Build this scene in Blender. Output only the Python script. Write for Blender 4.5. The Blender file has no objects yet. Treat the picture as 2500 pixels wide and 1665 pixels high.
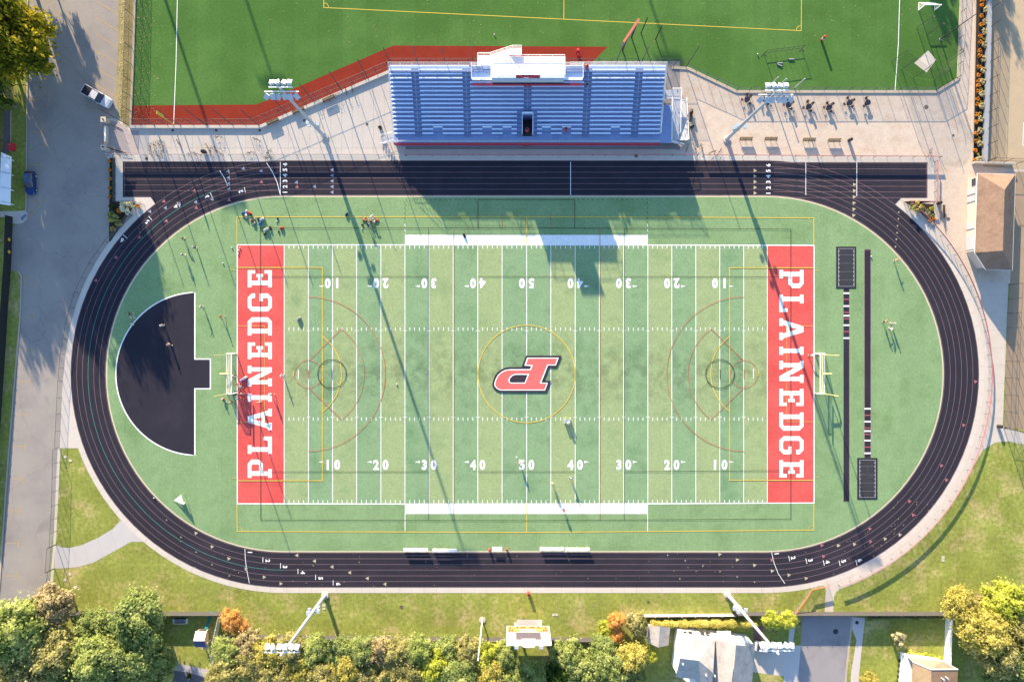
import bpy, bmesh, math, random
from mathutils import Vector, Matrix
from mathutils.geometry import tessellate_polygon
R = random.Random(7)
SC = bpy.context.scene
COL = SC.collection
S, H = 12.95, 128.5            # pixels of the photograph per metre on the ground, camera height
PI = math.pi
rad = math.radians

def U(px, py, z=0.0):          # ground survey: a point of the photograph at height z, in metres
    k = (H - z) / H
    return Vector(((px - 1250) / S * k, (832.5 - py) / S * k, z))
def lin(c):
    c /= 255.0
    return c / 12.92 if c < .04045 else ((c + .055) / 1.055) ** 2.4
LIT = (1.80, 1.80, 1.75)
def A(r, g, b, k=1.0):         # reflectance that reads as this colour in full sun
    return tuple(min(.9, lin(x) / l * k) for x, l in zip((r, g, b), LIT))

# ------------------------------------------------------------------ materials
MATS = {}
def mat(name, col, rough=.85, var=.1, scale=.6, fine=6.0, finevar=None, metal=0.0, spec=.25, alpha=1.0, blot=None, stripes=None, wear=None, crack=None):
    """principled surface with two octaves of procedural variation; blot=(colour, scale, low, high) adds patches"""
    if name in MATS: return MATS[name]
    m = bpy.data.materials.new(name); m.use_nodes = True
    nt = m.node_tree; N = nt.nodes; Lk = nt.links
    b = N['Principled BSDF']
    b.inputs['Roughness'].default_value = rough
    b.inputs['Metallic'].default_value = metal
    b.inputs['Specular IOR Level'].default_value = spec
    if var <= 0 and not blot:
        b.inputs['Base Color'].default_value = (*col, 1)
    else:
        g = N.new('ShaderNodeNewGeometry')
        n1 = N.new('ShaderNodeTexNoise'); n1.inputs['Scale'].default_value = scale; n1.inputs['Detail'].default_value = 5
        n2 = N.new('ShaderNodeTexNoise'); n2.inputs['Scale'].default_value = fine; n2.inputs['Detail'].default_value = 6; n2.inputs['Roughness'].default_value = .75
        Lk.new(g.outputs['Position'], n1.inputs['Vector']); Lk.new(g.outputs['Position'], n2.inputs['Vector'])
        def ramp(n, v):
            r = N.new('ShaderNodeMapRange'); r.inputs['From Min'].default_value = .3; r.inputs['From Max'].default_value = .7
            r.inputs['To Min'].default_value = 1 - v; r.inputs['To Max'].default_value = 1 + v
            Lk.new(n.outputs['Fac'], r.inputs['Value']); return r.outputs[0]
        mu = N.new('ShaderNodeMath'); mu.operation = 'MULTIPLY'
        Lk.new(ramp(n1, var), mu.inputs[0]); Lk.new(ramp(n2, var if finevar is None else finevar), mu.inputs[1])
        src = None
        if blot:
            n3 = N.new('ShaderNodeTexNoise'); n3.inputs['Scale'].default_value = blot[1]; n3.inputs['Detail'].default_value = 6
            n3.inputs['Roughness'].default_value = .65
            Lk.new(g.outputs['Position'], n3.inputs['Vector'])
            r3 = N.new('ShaderNodeMapRange'); r3.inputs['From Min'].default_value = blot[2]; r3.inputs['From Max'].default_value = blot[3]
            Lk.new(n3.outputs['Fac'], r3.inputs['Value'])
            mx0 = N.new('ShaderNodeMix'); mx0.data_type = 'RGBA'
            mx0.inputs['A'].default_value = (*col, 1); mx0.inputs['B'].default_value = (*blot[0], 1)
            Lk.new(r3.outputs[0], mx0.inputs['Factor']); src = mx0.outputs['Result']
        fac = mu.outputs[0]
        def times(x):
            nonlocal fac
            q = N.new('ShaderNodeMath'); q.operation = 'MULTIPLY'; Lk.new(fac, q.inputs[0]); Lk.new(x, q.inputs[1]); fac = q.outputs[0]
        def maprange(src, a, b, c, d):
            q = N.new('ShaderNodeMapRange'); q.inputs['From Min'].default_value = a; q.inputs['From Max'].default_value = b
            q.inputs['To Min'].default_value = c; q.inputs['To Max'].default_value = d; Lk.new(src, q.inputs['Value']); return q.outputs[0]
        def mth(op, a, b=None):
            q = N.new('ShaderNodeMath'); q.operation = op
            for i, z in enumerate((a, b)):
                if z is None: continue
                if isinstance(z, (int, float)): q.inputs[i].default_value = z
                else: Lk.new(z, q.inputs[i])
            return q.outputs[0]
        sx = N.new('ShaderNodeSeparateXYZ'); Lk.new(g.outputs['Position'], sx.inputs[0])
        if stripes:            # turf rolls laid side by side: (axis, width, strength)
            t = mth('FRACT', mth('DIVIDE', sx.outputs[stripes[0]], stripes[1] * 2)); times(maprange(mth('SNAP', t, .5), 0, .5, 1 - stripes[2], 1 + stripes[2]))
            t2 = mth('FRACT', mth('DIVIDE', sx.outputs[stripes[0]], stripes[1])); times(maprange(mth('LESS_THAN', t2, .03), 0, 1, 1, 1 - stripes[2] * 1.5))
        if wear:               # trodden band: (centre y, half width, strength)
            n4 = N.new('ShaderNodeTexNoise'); n4.inputs['Scale'].default_value = .45; n4.inputs['Detail'].default_value = 6; n4.inputs['Roughness'].default_value = .7
            Lk.new(g.outputs['Position'], n4.inputs['Vector'])
            band = maprange(mth('ABSOLUTE', mth('SUBTRACT', sx.outputs[1], wear[0])), 0, wear[1], 1, 0)
            times(mth('SUBTRACT', 1.0, mth('MULTIPLY', mth('MULTIPLY', band, maprange(n4.outputs['Fac'], .42, .62, 0, 1)), wear[2])))
        if crack:              # fine cracks: (cell scale, width, depth)
            vo = N.new('ShaderNodeTexVoronoi'); vo.feature = 'DISTANCE_TO_EDGE'; vo.inputs['Scale'].default_value = crack[0]
            wn = N.new('ShaderNodeTexNoise'); wn.inputs['Scale'].default_value = .6; wn.inputs['Detail'].default_value = 4
            Lk.new(g.outputs['Position'], wn.inputs['Vector'])
            ad = N.new('ShaderNodeVectorMath'); ad.operation = 'MULTIPLY_ADD'; ad.inputs[1].default_value = (2.2, 2.2, 0)
            Lk.new(wn.outputs['Color'], ad.inputs[0]); Lk.new(g.outputs['Position'], ad.inputs[2]); Lk.new(ad.outputs[0], vo.inputs['Vector'])
            times(maprange(vo.outputs['Distance'], 0, crack[1], 1 - crack[2], 1))
        mx = N.new('ShaderNodeVectorMath'); mx.operation = 'SCALE'
        if src is not None: Lk.new(src, mx.inputs[0])
        else: mx.inputs[0].default_value = col
        Lk.new(fac, mx.inputs['Scale'])
        Lk.new(mx.outputs[0], b.inputs['Base Color'])
    if alpha < 1: b.inputs['Alpha'].default_value = alpha
    MATS[name] = m
    return m

def leafmat(name, c1, c2, c3, trans=.25):
    """foliage: colour drifts from leaf to leaf and from clump to clump; some light passes through"""
    m = bpy.data.materials.new(name); m.use_nodes = True
    nt = m.node_tree; N = nt.nodes; Lk = nt.links
    N.remove(N['Principled BSDF']); out = N['Material Output']
    g = N.new('ShaderNodeNewGeometry'); tc = N.new('ShaderNodeTexCoord'); oi = N.new('ShaderNodeObjectInfo')
    n = N.new('ShaderNodeTexNoise'); n.inputs['Scale'].default_value = .55; n.inputs['Detail'].default_value = 3; n.noise_dimensions = '4D'
    Lk.new(tc.outputs['Object'], n.inputs['Vector'])
    mm = N.new('ShaderNodeMath'); mm.operation = 'MULTIPLY'; mm.inputs[1].default_value = 37
    Lk.new(oi.outputs['Random'], mm.inputs[0]); Lk.new(mm.outputs[0], n.inputs['W'])
    a = N.new('ShaderNodeMath'); a.operation = 'MULTIPLY_ADD'; a.inputs[1].default_value = .45
    Lk.new(g.outputs['Random Per Island'], a.inputs[0])
    r = N.new('ShaderNodeMapRange'); r.inputs['From Min'].default_value = .32; r.inputs['From Max'].default_value = .68
    r.inputs['To Min'].default_value = -.1; r.inputs['To Max'].default_value = .65
    Lk.new(n.outputs['Fac'], r.inputs['Value']); Lk.new(r.outputs[0], a.inputs[2])
    cr = N.new('ShaderNodeValToRGB'); e = cr.color_ramp.elements
    e[0].color = (*c1, 1); e[1].color = (*c3, 1); mid = cr.color_ramp.elements.new(.5); mid.color = (*c2, 1)
    Lk.new(a.outputs[0], cr.inputs['Fac'])
    d = N.new('ShaderNodeBsdfDiffuse'); t = N.new('ShaderNodeBsdfTranslucent'); mx = N.new('ShaderNodeMixShader')
    Lk.new(cr.outputs['Color'], d.inputs['Color']); Lk.new(cr.outputs['Color'], t.inputs['Color'])
    mx.inputs[0].default_value = trans
    Lk.new(d.outputs[0], mx.inputs[1]); Lk.new(t.outputs[0], mx.inputs[2]); Lk.new(mx.outputs[0], out.inputs['Surface'])
    MATS[name] = m
    return m

def paint(name, r, g, b, **k): return mat(name, A(r, g, b), **{**dict(var=.05, scale=1.5, fine=9), **k})

# ------------------------------------------------------------------ mesh collecting
class MB:
    def __init__(s): s.v = []; s.f = []
    def add(s, vs, fs):
        o = len(s.v); s.v += [Vector(v) for v in vs]; s.f += [tuple(i + o for i in f) for f in fs]; return s
    def poly(s, pts, holes=()):
        loops = [[Vector(p) for p in pts]] + [[Vector(p) for p in h] for h in holes]
        flat = [p for l in loops for p in l]
        fs = []
        for t in tessellate_polygon(loops):
            a, b, c = (flat[i] for i in t)
            n = (b - a).cross(c - a)
            if n.length < 1e-9: continue
            fs.append(t if n.z >= 0 else (t[0], t[2], t[1]))
        return s.add(flat, fs)
    def px(s, pts, z, holes=()):           # flat sheet from surveyed pixels
        f = lambda l: [Vector((*U(*p).xy, z)) for p in l]
        return s.poly(f(pts), [f(h) for h in holes])
    def rect(s, x0, y0, x1, y1, z): return s.px([(x0, y1), (x1, y1), (x1, y0), (x0, y0)], z)
    def line(s, pts, w, z, closed=False):  # painted line of width w (metres) through surveyed pixels
        P = [U(*p).xy for p in pts]; n = len(P); L = []; Rr = []
        for i in range(n):
            a = P[i - 1] if (i or closed) else P[i]; c = P[(i + 1) % n] if (i < n - 1 or closed) else P[i]
            d1 = (P[i] - a); d2 = (c - P[i])
            d1 = d1.normalized() if d1.length > 1e-6 else d2.normalized()
            d2 = d2.normalized() if d2.length > 1e-6 else d1
            t = (d1 + d2).normalized(); nn = Vector((-t.y, t.x)); k = 1 / max(.4, nn.dot(Vector((-d1.y, d1.x))))
            L.append((*(P[i] + nn * w / 2 * k), z)); Rr.append((*(P[i] - nn * w / 2 * k), z))
        m = n if closed else n - 1
        return s.add(L + Rr, [(n + i, n + (i + 1) % n, (i + 1) % n, i) for i in range(m)])
    def prism(s, pts, z0, z1):             # vertical extrusion of world xy points
        n = len(pts); vs = [(*p[:2], z0) for p in pts] + [(*p[:2], z1) for p in pts]
        fs = [(i, (i + 1) % n, n + (i + 1) % n, n + i) for i in range(n)]
        o = len(s.v); s.add(vs, fs)
        s.poly([(*p[:2], z1) for p in pts]); s.poly([(*p[:2], z0) for p in pts])
        return s
    def box(s, c, d, rz=0.0, M=None):
        c = Vector(c); q = Matrix.Rotation(rz, 3, 'Z') if M is None else M
        vs = [c + q @ Vector((x * d[0] / 2, y * d[1] / 2, z * d[2] / 2)) for z in (-1, 1) for y in (-1, 1) for x in (-1, 1)]
        return s.add(vs, [(0, 2, 3, 1), (4, 5, 7, 6), (0, 1, 5, 4), (2, 6, 7, 3), (0, 4, 6, 2), (1, 3, 7, 5)])
    def beam(s, p0, p1, w, h):             # rectangular bar, w across, h upward
        p0, p1 = Vector(p0), Vector(p1); d = (p1 - p0).normalized()
        side = d.cross(Vector((0, 0, 1)))
        side = side.normalized() if side.length > 1e-4 else Vector((1, 0, 0))
        up = side.cross(d).normalized()
        vs = [p + side * a * w / 2 + up * b * h / 2 for p in (p0, p1) for b in (-1, 1) for a in (-1, 1)]
        return s.add(vs, [(0, 1, 3, 2), (4, 6, 7, 5), (0, 4, 5, 1), (2, 3, 7, 6), (0, 2, 6, 4), (1, 5, 7, 3)])
    def tube(s, pts, r, n=6, r1=None, closed=False):
        P = [Vector(p) for p in pts]; m = len(P); vs = []; u = None
        for i in range(m):
            a = P[i - 1] if (i or closed) else P[i]; c = P[(i + 1) % m] if (i < m - 1 or closed) else P[i]
            d = (c - a).normalized()
            if u is None or abs(u.dot(d)) > .95: u = Vector((0, 0, 1)) if abs(d.z) < .9 else Vector((1, 0, 0))
            x = d.cross(u).normalized(); y = x.cross(d).normalized(); u = y
            rr = r if r1 is None else r + (r1 - r) * i / max(1, m - 1)
            vs += [P[i] + x * rr * math.cos(2 * PI * k / n) + y * rr * math.sin(2 * PI * k / n) for k in range(n)]
        fs = [(i * n + k, i * n + (k + 1) % n, ((i + 1) % m) * n + (k + 1) % n, ((i + 1) % m) * n + k) for i in range(m if closed else m - 1) for k in range(n)]
        if not closed: fs += [tuple(range(n))[::-1], tuple((m - 1) * n + k for k in range(n))]
        return s.add(vs, fs)
    def lathe(s, c, prof, n=16):
        c = Vector(c); vs = [c + Vector((r * math.cos(2 * PI * k / n), r * math.sin(2 * PI * k / n), z)) for r, z in prof for k in range(n)]
        fs = [(i * n + k, i * n + (k + 1) % n, (i + 1) * n + (k + 1) % n, (i + 1) * n + k) for i in range(len(prof) - 1) for k in range(n)]
        fs += [tuple(range(n))[::-1], tuple((len(prof) - 1) * n + k for k in range(n))]
        return s.add(vs, fs)
    def ell(s, c, r, n=10, m=6, rz=0.0):
        c = Vector(c); q = Matrix.Rotation(rz, 3, 'Z'); vs = []
        for i in range(m + 1):
            t = PI * i / m
            vs += [c + q @ Vector((r[0] * math.sin(t) * math.cos(2 * PI * k / n), r[1] * math.sin(t) * math.sin(2 * PI * k / n), r[2] * math.cos(t))) for k in range(n)]
        return s.add(vs, [(i * n + k, (i + 1) * n + k, (i + 1) * n + (k + 1) % n, i * n + (k + 1) % n) for i in range(m) for k in range(n)])
    def build(s, name, m, parent=None, loc=None, world=False, smooth=False, **p):
        off = Vector((0, 0, 0))
        if parent is not None and world:
            q = parent; off = Vector(q.location)
            while q.parent: q = q.parent; off += Vector(q.location)
        if parent is None and loc is not None: off = Vector(loc)
        me = bpy.data.meshes.new(name); me.from_pydata([v - off for v in s.v], [], s.f)
        if smooth: me.polygons.foreach_set('use_smooth', [True] * len(me.polygons))
        for x in (m if isinstance(m, (list, tuple)) else [m]): me.materials.append(x)
        o = bpy.data.objects.new(name, me); COL.objects.link(o)
        if parent is not None: o.parent = parent
        elif loc is not None: o.location = loc
        for k, v in p.items(): o[k] = v
        return o

def thing(name, label, cat, loc=(0, 0, 0), rz=0.0, group=None, scale=1.0):
    o = bpy.data.objects.new(name, None); COL.objects.link(o)
    o.location = loc; o.rotation_euler = (0, 0, rz); o.scale = (scale,) * 3
    o.empty_display_size = .3
    o['label'] = label; o['category'] = cat
    if group: o['group'] = group
    return o
def kids(o): return [c for c in ALLKIDS.get(o.name, [])]
ALLKIDS = {}
def index_kids():
    ALLKIDS.clear()
    for o in bpy.data.objects:
        if o.parent: ALLKIDS.setdefault(o.parent.name, []).append(o)
def dup(root, loc, rz=0.0, label=None, scale=None):
    def cp(o, par):
        c = o.copy(); COL.objects.link(c)
        if par is not None: c.parent = par
        for k in ALLKIDS.get(o.name, []): cp(k, c)
        return c
    r = cp(root, None); r.location = loc; r.rotation_euler = (0, 0, rz)
    if scale is not None: r.scale = (scale,) * 3
    if label: r['label'] = label
    return r
def setmat(o, m):              # this object's own paint on a shared mesh
    for sl in o.material_slots: sl.link = 'OBJECT'; sl.material = m
ORD = 'first second third fourth fifth sixth seventh eighth ninth tenth eleventh twelfth thirteenth fourteenth fifteenth sixteenth seventeenth eighteenth nineteenth twentieth twenty-first twenty-second twenty-third twenty-fourth twenty-fifth twenty-sixth twenty-seventh twenty-eighth twenty-ninth thirtieth'.split()
def struct(mb, name, m): return mb.build(name, m, kind='structure')
def arc(cx, cy, r, a0, a1, n=24):          # pixel arc, degrees, 0 = +x, 90 = up the picture
    return [(cx + r * math.cos(rad(a0 + (a1 - a0) * i / n)), cy - r * math.sin(rad(a0 + (a1 - a0) * i / n))) for i in range(n + 1)]

def textmesh(mb, txt, cx, cy, h, rot, z, bold=.0, squeeze=1.0, center=True):
    """flat lettering; cx, cy pixel centre, h capital height in pixels, rot degrees counter-clockwise"""
    cu = bpy.data.curves.new('t', 'FONT'); cu.body = txt; cu.size = 1; cu.offset = bold; cu.resolution_u = 3
    o = bpy.data.objects.new('t', cu); COL.objects.link(o)
    bpy.context.view_layer.update()
    dg = bpy.context.evaluated_depsgraph_get(); me = bpy.data.meshes.new_from_object(o.evaluated_get(dg))
    xs = [v.co.x for v in me.vertices]; ys = [v.co.y for v in me.vertices]
    sx, sy = (min(xs) + max(xs)) / 2, (min(ys) + max(ys)) / 2; k = h / S / (max(ys) - min(ys))
    q = Matrix.Rotation(rad(rot), 3, 'Z'); c = U(cx, cy)
    vs = [q @ Vector(((v.co.x - sx) * k * squeeze, (v.co.y - sy) * k, 0)) + Vector((c.x, c.y, z)) for v in me.vertices]
    mb.add(vs, [tuple(p.vertices) for p in me.polygons])
    bpy.data.objects.remove(o); bpy.data.curves.remove(cu); bpy.data.meshes.remove(me)

# ------------------------------------------------------------------ camera, sky, sun
cam = bpy.data.cameras.new('camera'); co = bpy.data.objects.new('camera', cam); COL.objects.link(co)
co.location = (0, 0, H); cam.sensor_width = 36; cam.lens = 36 * H / (2500 / S); cam.clip_start = 1; cam.clip_end = 3000
SC.camera = co
w = bpy.data.worlds.new('World'); SC.world = w; w.use_nodes = True
nt = w.node_tree; bg = nt.nodes['Background']; sky = nt.nodes.new('ShaderNodeTexSky'); sky.sky_type = 'NISHITA'; sky.sun_disc = False
EL = rad(16.1); SD = Vector((-.337, 1, 0)).normalized()
sky.sun_elevation = EL; sky.sun_rotation = math.atan2(SD.x, SD.y); sky.dust_density = .3; sky.ozone_density = 2.0
nt.links.new(sky.outputs[0], bg.inputs[0]); bg.inputs[1].default_value = .12
sl = bpy.data.lights.new('sun', 'SUN'); sl.energy = 4.8; sl.angle = rad(.53); sl.color = (1, .81, .54)
so = bpy.data.objects.new('sun', sl); COL.objects.link(so)
so.rotation_euler = Vector((SD.x * math.cos(EL), SD.y * math.cos(EL), math.sin(EL))).to_track_quat('Z', 'Y').to_euler()
so.location = (-40, 120, 60)
vs = SC.view_settings; vs.view_transform = 'Standard'; vs.look = 'None'; vs.exposure = 1.80; vs.gamma = 1.0
SC.cycles.transparent_max_bounces = 16; SC.cycles.max_bounces = 6
# ------------------------------------------------------------------ ground sheets
M_grass = mat('lawn grass', A(166, 175, 88), rough=1, var=.16, scale=.22, fine=1.6, finevar=.36, spec=.05, blot=(A(206, 190, 132), .2, .5, .68))
M_asph = mat('asphalt', A(190, 182, 175), var=.05, scale=.3, fine=7, finevar=.1, spec=.1, blot=(A(166, 158, 156), .15, .45, .7), crack=(.11, .010, .16))
M_dirt = mat('leaf litter verge', A(190, 172, 120), var=.1, scale=.8, fine=8, finevar=.32, blot=(A(160, 150, 95), .5, .45, .6))
M_conc = mat('pale concrete', A(242, 232, 221), var=.04, scale=.4, fine=5, spec=.1)
M_conc2 = mat('warm concrete', A(236, 224, 212), var=.05, scale=.7, fine=4, spec=.1)
M_kerb = mat('kerb stone', A(222, 205, 185), var=.05)
M_pave = mat('tan pavers', A(238, 220, 202), var=.06, scale=.9, fine=3.2, finevar=.14, spec=.1, blot=(A(225, 200, 180), .35, .48, .72))
M_brick = mat('mottled brick paving', A(205, 192, 190), var=.12, scale=2, fine=6, finevar=.25)
M_track = mat('black track rubber', A(62, 60, 72), rough=.95, var=.06, scale=.3, fine=4, finevar=.12, spec=.06, blot=(A(72, 68, 80), .09, .5, .7))
M_turf = mat('stadium turf', A(155, 188, 136), rough=1, var=.05, scale=.5, fine=2.6, finevar=.2, spec=.03, blot=(A(138, 172, 118), .16, .5, .72), stripes=(0, 4.57, .02))
M_band = mat('stadium turf cool band', A(157, 191, 145), rough=1, var=.05, scale=.6, fine=2.6, finevar=.2, spec=.03, blot=(A(132, 170, 126), .14, .5, .72), wear=(-6.3, 9.0, .34))
M_bandw = mat('stadium turf warm band', A(180, 200, 146), rough=1, var=.05, scale=.6, fine=2.6, finevar=.2, spec=.03, blot=(A(156, 184, 132), .17, .52, .72), wear=(-6.3, 9.0, .34))
M_turf2 = mat('practice turf', A(90, 132, 66), rough=1, var=.06, scale=.12, fine=2.6, finevar=.2, spec=.03, blot=(A(104, 146, 78), .07, .45, .65), stripes=(0, 4.57, .03))
M_red = mat('red turf', A(248, 112, 107), rough=1, var=.05, scale=.5, fine=2.6, finevar=.16, spec=.03, blot=(A(240, 95, 92), .12, .48, .7), stripes=(1, 4.57, .02))
M_clay = mat('red warning track', A(156, 62, 48), rough=1, var=.08, scale=.4, fine=5, finevar=.14, spec=.05)
M_white = mat('white field paint', (.74, .75, .77), rough=.9, var=.05, scale=1, fine=3, finevar=.14, spec=.1)
M_yel = mat('yellow field paint', A(255, 222, 96), var=.05)
M_redln = mat('red field paint', A(228, 138, 106), var=.06)
M_blkln = mat('black field paint', A(42, 58, 48), var=.05)
M_lane = mat('lane paint', A(165, 136, 142), var=.1, fine=5)
M_teal = mat('teal lane paint', A(95, 175, 165), var=.08)
M_tan = mat('tan court', A(196, 176, 148), var=.05, scale=.5, fine=3)
M_soil = mat('dark soil', A(70, 58, 50), var=.25, scale=3, fine=9)
M_shingle = mat('walkway slab', A(236, 230, 226), var=.03)

struct(MB().add([(-700, -700, 0), (700, -700, 0), (700, 700, 0), (-700, 700, 0)], [(0, 1, 2, 3)]), 'ground', M_grass)

road = [(72, -400), (68, 240), (65, 515), (58, 543), (31, 552), (26, 575), (26, 660), (45, 664), (54, 676), (52, 760), (45, 840), (35, 960), (22, 1120), (12, 1260), (0, 1430), (-40, 1900),
        (70, 1900), (112, 1480), (122, 1400), (134, 1230), (146, 1094), (175, 1000), (260, 700), (345, 520), (345, 300), (300, 270), (286, 240), (290, 100), (296, -400)]
struct(MB().px(road, .004), 'asphalt_road', M_asph)
struct(MB().px([(290, -400), (334, -400), (331, 0), (324, 200), (320, 310), (306, 318), (289, 275), (283, 240), (288, 100)], .008), 'leaf_litter_verge', M_dirt)
# practice ground turf, its red warning strip, lines
struct(MB().px([(331, -400), (331, 0), (325, 200), (320, 309), (637, 309), (955, 172), (1680, 165), (1798, 222), (2285, 222), (2337, 191), (2347, 0), (2360, -400)], .008), 'practice_field', M_turf2)
struct(MB().px([(321, 258.5), (625, 256), (642, 250), (946, 118), (960, 112), (1484, 115), (1430, 168), (955, 172), (637, 308), (320, 308)], .012), 'warning_strip', M_clay)
m = MB(); z = .016
m.line([(790, -200), (790.5, 19.5), (1956, 76), (1958, -200)], .12, z); m.line([(1378, -200), (1376.5, 47.6)], .12, z + .004)
m.line([(791, 9)] + arc(791, 19, 11, 70, 10, 6) + [(802, 20)], .1, z + .004); m.line(arc(1955, 75, 11, 180, 92, 8), .1, z + .004)
struct(m, 'yellow_pitch_lines', M_yel)
m = MB(); m.line([(437, -200), (430, 150), (424, 305)], .12, .02); m.line([(2202, -200), (2193, 110), (2185, 221)], .12, .02)
struct(m, 'foul_lines', M_white)
m = MB(); Q = [U(*p) for p in ((331, -60), (330, 0), (324.5, 180), (319, 306))]
for a, b in zip(Q, Q[1:]): m.beam(a + Vector((0, 0, .1)), b + Vector((0, 0, .1)), .36, .2)
struct(m, 'verge_kerb', M_kerb)
m = MB(); Q = [U(*p) for p in ((317, 311), (636, 311), (953, 176), (962, 169))]
for a, b in zip(Q, Q[1:]): m.beam(a + Vector((0, 0, .2)), b + Vector((0, 0, .2)), .55, .4)
struct(m, 'plaza_kerb', M_conc)
m = MB(); Q = [U(*p) for p in ((1640, 166), (1679, 168), (1798, 225), (2286, 225), (2339, 193), (2350, -120))]
for a, b in zip(Q, Q[1:]): m.beam(a + Vector((0, 0, .08)), b + Vector((0, 0, .08)), .5, .16)
struct(m, 'turf_edge_kerb', M_kerb)
# plazas
struct(MB().px([(300, 312), (640, 312), (957, 176), (990, 360), (990, 400), (270, 400), (258, 380), (258, 290), (300, 290)], .012), 'concrete_plaza', M_conc)
struct(MB().px([(258, 291), (306, 306), (316, 320), (338, 320), (338, 378), (262, 380), (258, 372)], .016), 'brick_gateway_paving', M_brick)
struct(MB().px([(1626, 168), (1680, 168), (1798, 224), (2286, 224), (2340, 193), (2350, -300), (2398, -300), (2386, 100), (2374, 392), (2374, 396), (2560, 398), (2560, 426), (2480, 426), (2475, 692), (2300, 692),
                (2180, 520), (2150, 400), (1626, 400)], .006), 'paver_plaza', M_pave)
struct(MB().px([(985, 365), (1645, 365), (1690, 372), (1690, 398), (985, 398)], .016), 'stand_apron', M_conc2)
struct(MB().px([(2280, 690), (2462, 690), (2457, 800), (2448, 1040), (2500, 1058), (2560, 1075), (2560, 1110), (2500, 1085), (2462, 1077), (2430, 1080), (2400, 1098), (2372, 1146), (2300, 1180)], .010), 'concrete_walkway', M_conc2)
struct(MB().px([(985, 150), (1660, 150), (1660, 368), (985, 368)], .009), 'stand_footing', mat('grey footing', A(170, 165, 165), var=.08))
# stadium rings
CXL, CXR, CY = 693.0, 1869.5, 913.0
def oval(r, n=48): return arc(CXL, CY, r, 90, 270, n) + arc(CXR, CY, r, -90, 90, n)
struct(MB().px(arc(CXR, CY, 555, -72, 45, 40) + arc(CXR, CY, 500, 45, -72, 40), .014), 'outer_walkway', M_conc2)
struct(MB().px(oval(534), .018), 'track_apron', M_conc)
struct(MB().px([(160, 865), (185, 840), (230, 1000), (205, 1094), (146, 1094), (152, 950)], .021), 'entrance_slab', M_conc)
struct(MB().px([(282, 384), (990, 384), (990, 400), (400, 520), (333, 532), (283, 492)], .014), 'west_chute_apron', M_conc)
struct(MB().px([(1600, 384), (2283, 384), (2283, 492), (2206, 492), (2224, 500), (2160, 470), (1900, 420)], .016), 'east_chute_apron', M_conc2)
struct(MB().px([(300, 394.5), (2264, 397), (2264, 483.5), (2200, 484), (2185, 500), (2140, 470), (2100, 484), (1900, 480), (690, 480), (480, 520), (380, 500), (368, 482), (300, 482)], .024), 'sprint_chute', M_track)
struct(MB().px(oval(520.6), .028), 'running_track', M_track)
struct(MB().px(oval(434.6), .040), 'infield_kerb', mat('infield kerb', A(240, 225, 195), var=.04))
struct(MB().px(oval(431), .044), 'infield_turf', M_turf)
m = MB(); z = .032
tm = MB()
for k in range(7):
    r = 436.5 + 13.85 * k
    if k == 3:
        pts = arc(CXL, CY, r, 110, 270, 50); tm.line(pts, .07, z)
        m.line(arc(CXL, CY, r, 270, 272, 1) + arc(CXR, CY, r, -90, 90, 50) + arc(CXL, CY, r, 90, 110, 8), .06, z)
    else: m.line(oval(r), .06, z, closed=True)
struct(m, 'lane_lines', M_lane); struct(tm, 'teal_lane_line', M_teal)
m = MB(); z = .036
for k, y in enumerate((395.9, 410.2, 424.4, 438.4, 452.4, 466.4, 480.2)):
    dy = 2.6
    m.line([(303, y), (CXL - 10, y - .1)] if k < 6 else [(303, y), (366, y)], .06, z)
    m.line([(CXR + 20, y + dy), (2261, y + dy + .6)], .06, z)
m.line([(303.5, 396.5), (303.5, 479.5)], .06, z + .004); m.line([(2261.5, 399), (2261.5, 482)], .06, z + .004)
struct(m, 'chute_lane_lines', M_lane)
# white lines, stagger marks and lane numbers on the track
m = MB(); z = .040
for x in (684.5, 1393, 1967, 2091.5): m.line([(x, 396), (x, 477 if x < 2000 else 480)], .1, z)
m.line([(598, 1339), (599, 1362), (602, 1388), (609, 1423)], .09, z); m.line([(1883, 1346), (1890, 1375), (1900, 1400), (1916, 1424)], .09, z)
m.line([(537, 418), (549, 437), (556, 455)], .12, z); m.line([(651, 398), (665, 420), (677, 446), (684, 474)], .12, z + .004)
for k, x in enumerate((642, 685, 727.6, 770.6, 813.5)):
    y0 = 1359.5 + 13.9 * k + (0 if k else -.5); m.line([(x, y0 + .8), (x, y0 + 13.2)], .1, z)
for k, x in enumerate((1925, 1967, 2009.5, 2048, 2089)):
    y0 = 1356 + (0, 6.5, 11, 11.5, 10)[k]; m.line([(x, y0), (x + 3, y0 + 13)], .1, z)
for k, (x, y, a) in enumerate(((598, 464, 78), (516, 477, 67), (436, 500, 55), (367, 533, 44), (306, 578, 36))):
    dx, dy = 6.5 * math.cos(rad(90 + a - 180)), -6.5 * math.sin(rad(90 + a - 180))
    ux, uy = (x - CXL), (y - CY); q = math.hypot(ux, uy); ux /= q; uy /= q
    m.line([(x - ux * 6.5, y - uy * 6.5), (x + ux * 6.5, y + uy * 6.5)], .09, z)
struct(m, 'track_start_lines', M_white)
m = MB(); z = .044
for i in range(6):
    textmesh(m, str(i + 1), 696, 470 - 13.7 * i, 11, 90, z, .03); textmesh(m, str(i + 1), 1875.5, 472.5 - 13.7 * i, 11, 90, z, .03)
for i, (x, y) in enumerate(((610.5, 1347.6), (654, 1368), (696, 1383), (739.5, 1397), (783, 1411), (826, 1425))): textmesh(m, str(i + 1), x, y, 11, -92, z, .03)
for i, (x, y) in enumerate(((1896, 1351), (1936.5, 1361), (1978.5, 1367), (2020, 1371), (2059.5, 1369.5), (2099, 1367))): textmesh(m, str(i + 1), x, y, 11, -82 + 3 * i, z, .03)
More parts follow.
